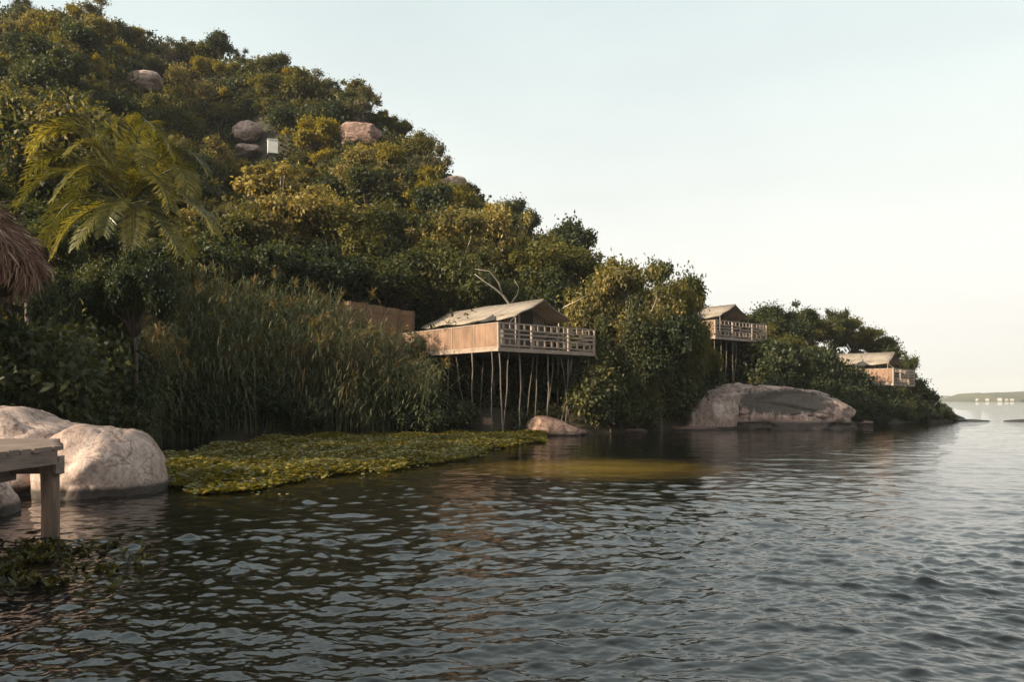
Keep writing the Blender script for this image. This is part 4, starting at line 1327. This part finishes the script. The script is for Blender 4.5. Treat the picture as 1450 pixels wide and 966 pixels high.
for px, Yd, s in ((1000, 46.2, .8), (1297, 66, 1.3), (1303, 66, 1.1), (1312, 65, .55), (652, 36.5, .7), (740, 37.5, .55), (850, 40, .6)):
    x = (px - 725) / F * Yd
    SHR.append(plant('shrub', x, Yd, s, s, 'shrub', z=max(ground_z(x, Yd), -.05) if px != 1000 else 2.15, cat='shrub', group='shrubs along the water', parts=('stem', 'leaves')))
shrub_row(1196, 1358, 10, .25, .26, .40)
shrub_row(1288, 1346, 9, 2.0, .34, .5)
shrub_row(1292, 1330, 10, 4.0, .4, .55)
prune()
cells = {}
SL = [(-80, 'behind the flat topped boulder'), (110, 'behind the rounded pale boulder'), (230, 'by the reeds near the pale boulders'), (330, 'at the foot of the middle reeds'), (430, 'below the brown screen'),
      (540, 'beside the stilts of the big deck'), (700, 'in the shade under the big deck'), (830, 'at the foot of the creeper hung tree'), (945, 'on the bank by the huge boulder'), (1080, 'behind the huge boulder'), (1190, 'below the last tent'), (1300, 'on the tip of the wooded point')]
for ob in SHR:
    q = proj(ob.location)
    cells.setdefault([l for x, l in SL if q[0] >= x][-1], []).append((q[0], ob))
for land, lst in cells.items():
    lst.sort(key=lambda t: t[1].location.y)
    n = len(lst)
    for i, (_, ob) in enumerate(lst):
        ob['label'] = f'dark leafy shrub {land}' + ('' if n == 1 else f', {ORDW[i + 1]} from the water')

# ------------------------------------------------------------------ creepers hanging over the lake tree
def creeper(px0, px1, top, bot, Yd, seed, label):
    rs = np.random.RandomState(seed)
    o = empty('creeper', ((px0 + px1) / 2 / F * Yd - 725 / F * Yd, Yd, ground_z((px0 + px1 - 1450) / 2 / F * Yd, Yd)))
    base = Vector(o.location)
    mb = MB(); Ps = []; Ds = []
    nst = max(4, int((px1 - px0) / 5))
    for k in range(nst):
        px = rs.uniform(px0, px1)
        t0 = top + rs.uniform(-12, 25); b0 = bot - rs.uniform(0, .45) * (bot - top)
        pth = []
        for i in range(7):
            t = i / 6
            p = pt(px + rs.normal() * 1.6, t0 + (b0 - t0) * t, Yd + rs.normal() * .12)
            pth.append(p - base)
        mb.tube(pth, .015, 4, cap=False)
        L = (pth[0] - pth[-1]).length
        for i in range(int(L * 75)):
            t = rs.rand() * 5.99; j = int(t)
            p = pth[j].lerp(pth[j + 1], t - j) + Vector(rs.normal(size=3)) * (.10 + .16 * (.5 + .5 * math.sin(t * 2 + k)))
            Ps.append(tuple(p)); Ds.append((rs.normal() * .6, rs.normal() * .6 - .3, -.9))
    mb.build('stems', M['bark'], o)
    P = np.array(Ps); D = norm(np.array(Ds))
    v, f = leaf_quads(P, D, norm(rs.normal(size=(len(P), 3)) * .5 + [0, -.8, .5]), rs.uniform(.10, .2, len(P)), .09, .2)
    link_mesh('leaves', np_mesh('leaves', v, f, M['leaf_creeper']), o)
    tag(o, label, 'creeper', 'creepers hanging over the water')
creeper(876, 912, 435, 600, 40.6, 1, 'bright yellow green creeper curtain in the middle of the hanging mass')
creeper(845, 872, 455, 610, 40.4, 2, 'dark creeper curtain hanging beside the deck railing end')
creeper(915, 950, 440, 606, 41.5, 3, 'creeper curtain hanging close to the huge lichened boulder')
creeper(950, 1000, 445, 560, 44.0, 4, 'creeper trailing down over the shoulder of the huge boulder')
creeper(805, 835, 520, 600, 41.5, 5, 'thin creeper behind the last stilts of the big deck')

# ------------------------------------------------------------------ floating plants
def mat_edge(px):   # near edge row of the floating carpet
    return np.interp(px, [215, 232, 300, 330, 420, 520, 600, 650, 690, 755], [672, 690, 698, 697, 685, 668, 660, 655, 637, 628])
rs = np.random.RandomState(44)
n = 105000
px = 205 + rs.rand(n) * 560
yn = CH * F / (mat_edge(px) + rs.normal(size=n) * 1.2 - HZ)
yf = shore(px) + .6
# uniform over the lake surface
Y = 13 + rs.rand(n) * 26
xw = -9.4 + rs.rand(n) * 11
px = 725 + xw / Y * F
yn = CH * F / (mat_edge(px) - HZ) + .4 * np.sin(xw * 2.7) + .25 * np.sin(xw * 7.1) + np.abs(rs.normal(size=n)) ** 2 * .22 - .15
ok = (px > 212) & (px < 770) & (Y > yn) & (Y < shore(px) + .8)
ok &= ~((Y < 16.2) & (xw < -6.75))
hole = np.sin(xw * 2.1 + 1.3 * np.sin(Y * 1.1)) * np.sin(Y * 1.7 + 1.1 * np.sin(xw * 1.6)) + .5 * np.sin(xw * 5.3 + Y * 2.2) * np.sin(Y * 4.1 - xw)
ok &= hole < 1.02 - .75 * np.exp(-np.maximum(Y - yn, 0) / .5) * rs.rand(n)
stray = (rs.rand(n) < .010 * np.exp(-np.abs(Y - yn) / 1.1)) & (px > 240) & (px < 760) & (Y < yn)
ok |= stray
P0 = np.stack([xw, Y, np.zeros(n)], 1)[ok]
k = 4
P = np.repeat(P0, k, 0)
m_ = len(P)
a = rs.rand(m_) * 6.283
d = np.stack([np.cos(a), np.sin(a), .35 + .9 * rs.rand(m_)], 1)
edge = np.repeat(np.clip((Y - yn)[ok] / 1.6, 0, 1), k)
hump = (.015 + .085 * edge) * (1 + .8 * np.sin(P[:, 0] * 1.9) * np.sin(P[:, 1] * 1.3))
P = P + d * (.05 + .07 * rs.rand(m_))[:, None] * [1, 1, .5]
P[:, 2] += hump * rs.rand(m_) * 1.6
s = rs.uniform(.045, .10, m_) + .07 * rs.rand(m_) ** 4
v, f = leaf_quads(P, norm(d * [1, 1, .5]), norm(np.stack([-np.cos(a) * .35, -np.sin(a) * .35, np.ones(m_)], 1) + rs.normal(size=(m_, 3)) * .25), s, s * .85, .12)
tag(link_mesh('water_hyacinth', np_mesh('water_hyacinth', v, f, M['leaf_water'])), 'yellow green carpet of floating leaves between the pale boulders and the stilts', 'floating plants', kind='stuff')

# sparse weeds by the jetty
n = 5200
cx = -6.6 + rs.rand(n) * 3.3; cy = 6.7 + rs.rand(n) * 2.6
pxx = 725 + cx / cy * F
pyy = HZ + CH * F / cy
dens = np.exp(-((pyy - 795) / 32) ** 2) * np.clip((215 - pxx) / 120, 0, 1)
cl = .5 + .5 * np.sin(cx * 5.1 + 2 * np.sin(cy * 4)) * np.sin(cy * 6.3)
ok = rs.rand(n) < dens * np.clip(cl * 1.6 - .5, 0.02, 1) * .42
P0 = np.stack([cx, cy, np.zeros(n)], 1)[ok]
P = np.repeat(P0, 5, 0); m_ = len(P)
a = rs.rand(m_) * 6.283
d = np.stack([np.cos(a), np.sin(a), .3 + 1.3 * rs.rand(m_)], 1)
P[:, 2] -= .01
s = rs.uniform(.04, .13, m_)
v, f = leaf_quads(P, norm(d), norm(np.stack([-np.cos(a) * .4, -np.sin(a) * .4, np.ones(m_)], 1) + rs.normal(size=(m_, 3)) * .3), s, s * .45, .12)
tag(link_mesh('water_weed', np_mesh('water_weed', v, f, M['leaf_weed'])), 'dark green water weed floating in front of the jetty post', 'water weed', kind='stuff')

# ------------------------------------------------------------------ far shore
def far_ridge(name, x0, x1, Yd, depth, hfun, mat, n=220):
    xs = np.linspace(x0, x1, n)
    rows = []
    for t, hh in ((0, -.8), (.02, .12), (.12, .6), (.3, 1.0), (.6, .9), (1, -.5)):
        z = np.array([hfun(x) for x in xs]) * hh if hh > 0 else np.full(n, hh * 3)
        rows.append(np.stack([xs, np.full(n, Yd + depth * t), z], 1))
    V = np.vstack(rows)
    o = link_mesh(name, np_mesh(name, V, grid_faces(len(rows), n), mat, False))
    tag(o, kind='structure')
def h1(x):
    return max(1.5, 9 + 4 * noise.noise(Vector((x / 260, 3, 0))) + 5 * noise.noise(Vector((x / 70, 1, 0))) + 3.2 * noise.noise(Vector((x / 16, 1, 0))) + .012 * (x - 1000))
far_ridge('far_shore_hills', -2200, 3200, 2000, 420, h1, M['far_land'], 900)
def h2(x):
    e = np.clip((x - 585) / 30, 0, 1)
    return (e * (10 + .03 * (x - 600)) * (1 + .22 * noise.noise(Vector((x / 26, 9, 0))) + .2 * noise.noise(Vector((x / 7, 9, 0))))) + .25
far_ridge('far_spit', 540, 700, 1195, 90, lambda x: .9, M['sand'], 60)
far_ridge('far_point', 560, 1300, 1000, 160, lambda x: float(h2(x)), M['far_land'], 500)
far_ridge('far_beach', 640, 1200, 985, 22, lambda x: 2.6 + .5 * noise.noise(Vector((x / 20, 4, 0))), M['sand'], 200)
o0 = empty('lake_house', (0, 0, 0))
MB().box((0, 0, 2.0), (7, 5, 4.4)).build('wall', M['house_wall'], o0)
mb = MB()
for sg in (1,):
    mb.poly([(-3.8, -2.9, 4.0), (3.8, -2.9, 4.0), (3.8, 0, 6.0), (-3.8, 0, 6.0)]); mb.poly([(3.8, 2.9, 4.0), (-3.8, 2.9, 4.0), (-3.8, 0, 6.0), (3.8, 0, 6.0)])
    mb.poly([(-3.8, -2.9, 4.0), (-3.8, 0, 6.0), (-3.8, 2.9, 4.0)]); mb.poly([(3.8, -2.9, 4.0), (3.8, 2.9, 4.0), (3.8, 0, 6.0)]); mb.poly([(-3.8, -2.9, 4.0), (-3.8, 2.9, 4.0), (3.8, 2.9, 4.0), (3.8, -2.9, 4.0)])
mb.build('roof', M['house_roof'], o0)
first = True
HP = [(1330, 1180), (1339, 1190), (1347, 1182), (1356, 1190), (1366, 1185), (1378, 1190), (1398, 950), (1412, 952), (1430, 960), (1440, 962), (1448, 958)]
HL = ['white house on the far shore just past the wooded point', 'white house on the far shore, second past the wooded point', 'white house on the far shore, third past the wooded point', 'white house on the far shore, fourth past the wooded point',
      'white house on the far shore, fifth past the wooded point', 'white house on the far shore, sixth past the wooded point', 'white house on the far shore, seventh past the wooded point', 'white house on the far shore beside the wooded islet',
      'small house on the far sandy beach, first from the islet end', 'small house on the far sandy beach, second from the islet end', 'small house on the far sandy beach, third from the islet end']
for (px, Yd), lb in zip(HP, HL):
    o = o0 if first else copy_tree(o0)
    first = False
    o.location = ((px - 725) / F * Yd, Yd + 20, 1.0); s = rnd.uniform(.8, 1.2) * (.66 if Yd > 1100 else .5)
    o.scale = (s, s, s); o.rotation_euler = (0, 0, rnd.uniform(-.5, .5))
    tag(o, lb, 'house', 'houses on the far shore')

for px, top, Yd, wpx, key in ((992, 440, 52.5, 52, 'large'), (1003, 462, 52, 30, 'olive')):
    x = (px - 725) / F * Yd
    zb = ground_z(x, Yd)
    s = wpx / F * Yd / (2 * PROTO[key][0][3])
    sz = (CH + (HZ - top) / F * Yd - zb) / PROTO[key][0][2]
    o = plant(key, x, Yd, s * 1.2, sz, CATNAME[key], z=zb)
    remember(o, key, px, top + 30)
prune()
finish_labels()

# ------------------------------------------------------------------ air
HAZE = 0.0002
mb = MB(); mb.box((0, 2100, 45), (14600, 4420, 96))
mh = bpy.data.materials.new('haze air'); mh.use_nodes = True
nt = mh.node_tree
for nd in list(nt.nodes):
    if nd.type == 'BSDF_PRINCIPLED': nt.nodes.remove(nd)
pv = N(nt, 'ShaderNodeVolumePrincipled')
pv.inputs['Density'].default_value = HAZE
pv.inputs['Color'].default_value = (.86, .89, .9, 1)
nt.links.new(pv.outputs[0], nt.nodes['Material Output'].inputs['Volume'])
o = mb.build('haze', mh)
tag(o, kind='stuff')

# ------------------------------------------------------------------ light
SUN_EL, SUN_AZ = 22, -117       # azimuth from the view direction, negative to the picture's left
el, az = R(SUN_EL), R(SUN_AZ)
to_sun = Vector((math.sin(az) * math.cos(el), math.cos(az) * math.cos(el), math.sin(el)))
w = bpy.data.worlds.new('World')
sc.world = w
w.use_nodes = True
nt = w.node_tree
bg = nt.nodes['Background']
sky = N(nt, 'ShaderNodeTexSky')
sky.sky_type = 'NISHITA'
sky.sun_disc = False
sky.sun_elevation = el
sky.sun_rotation = az
sky.air_density = 1.0
sky.dust_density = 6.0
sky.ozone_density = 1.0
hsv = N(nt, 'ShaderNodeHueSaturation')
hsv.inputs['Saturation'].default_value = .3
nt.links.new(sky.outputs['Color'], hsv.inputs['Color'])
# thin bright veil of high cloud over the blue
tcw = N(nt, 'ShaderNodeTexCoord')
vn = N(nt, 'ShaderNodeTexNoise')
vn.inputs['Scale'].default_value = 1.6
vn.inputs['Detail'].default_value = 5
mpw = N(nt, 'ShaderNodeMapping')
mpw.inputs['Scale'].default_value = (1, 1, 3.2)
nt.links.new(tcw.outputs['Generated'], mpw.inputs['Vector'])
nt.links.new(mpw.outputs['Vector'], vn.inputs['Vector'])
vr = N(nt, 'ShaderNodeMapRange')
vr.inputs['From Min'].default_value = .3; vr.inputs['From Max'].default_value = .7
vr.inputs['To Min'].default_value = .66; vr.inputs['To Max'].default_value = .94
nt.links.new(vn.outputs['Fac'], vr.inputs['Value'])
sxw = N(nt, 'ShaderNodeSeparateXYZ')
nt.links.new(tcw.outputs['Generated'], sxw.inputs[0])
vz = N(nt, 'ShaderNodeMapRange', interpolation_type='SMOOTHSTEP')     # the veil thins out overhead
vz.inputs['From Min'].default_value = .70; vz.inputs['From Max'].default_value = .98
vz.inputs['To Min'].default_value = 1; vz.inputs['To Max'].default_value = .45
nt.links.new(sxw.outputs['Z'], vz.inputs['Value'])
vy = N(nt, 'ShaderNodeMapRange', interpolation_type='SMOOTHSTEP')     # and behind the viewer
vy.inputs['From Min'].default_value = -.5; vy.inputs['From Max'].default_value = .45
vy.inputs['To Min'].default_value = .5; vy.inputs['To Max'].default_value = 1
nt.links.new(sxw.outputs['Y'], vy.inputs['Value'])
m1 = N(nt, 'ShaderNodeMath', operation='MULTIPLY'); m2 = N(nt, 'ShaderNodeMath', operation='MULTIPLY')
nt.links.new(vr.outputs[0], m1.inputs[0]); nt.links.new(vz.outputs[0], m1.inputs[1])
nt.links.new(m1.outputs[0], m2.inputs[0]); nt.links.new(vy.outputs[0], m2.inputs[1])
vc = N(nt, 'ShaderNodeMapRange', interpolation_type='SMOOTHSTEP')
vc.inputs['From Min'].default_value = .05; vc.inputs['From Max'].default_value = .5
nt.links.new(sxw.outputs['Z'], vc.inputs['Value'])
vcol = mixc(nt, vc.outputs[0], (5.3, 5.18, 4.85), (3.95, 4.6, 4.55))
veil = mixc(nt, m2.outputs[0], hsv.outputs['Color'], vcol)
nt.links.new(veil, bg.inputs['Color'])
bg.inputs['Strength'].default_value = .125
sun = bpy.data.lights.new('sun', 'SUN')
sun.energy = 5.0
sun.angle = R(.6)
sun.color = (1.0, .84, .58)
so = bpy.data.objects.new('sun', sun)
so.rotation_euler = to_sun.to_track_quat('Z', 'Y').to_euler()
so.location = (0, 0, 60)
col.objects.link(so)

# ------------------------------------------------------------------ camera and render settings
cam = bpy.data.cameras.new('camera')
cam.sensor_width = 36
cam.lens = 36 * F / 1450
cam.shift_y = (HZ - 483) / 1450
cam.clip_start = .1
cam.clip_end = 9000
co = bpy.data.objects.new('camera', cam)
co.location = (0, 0, CH)
co.rotation_euler = (R(90), 0, 0)
col.objects.link(co)
sc.camera = co
sc.view_settings.view_transform = 'Standard'
sc.view_settings.look = 'None'
sc.view_settings.exposure = .74
sc.view_settings.gamma = 1
sc.cycles.max_bounces = 6
sc.cycles.diffuse_bounces = 2
sc.cycles.glossy_bounces = 3
sc.cycles.transmission_bounces = 3
sc.cycles.volume_bounces = 0
sc.cycles.use_denoising = True
sc.cycles.denoiser = 'OPENIMAGEDENOISE'
sc.cycles.denoising_input_passes = 'RGB_ALBEDO_NORMAL'
sc.cycles.denoising_prefilter = 'ACCURATE'
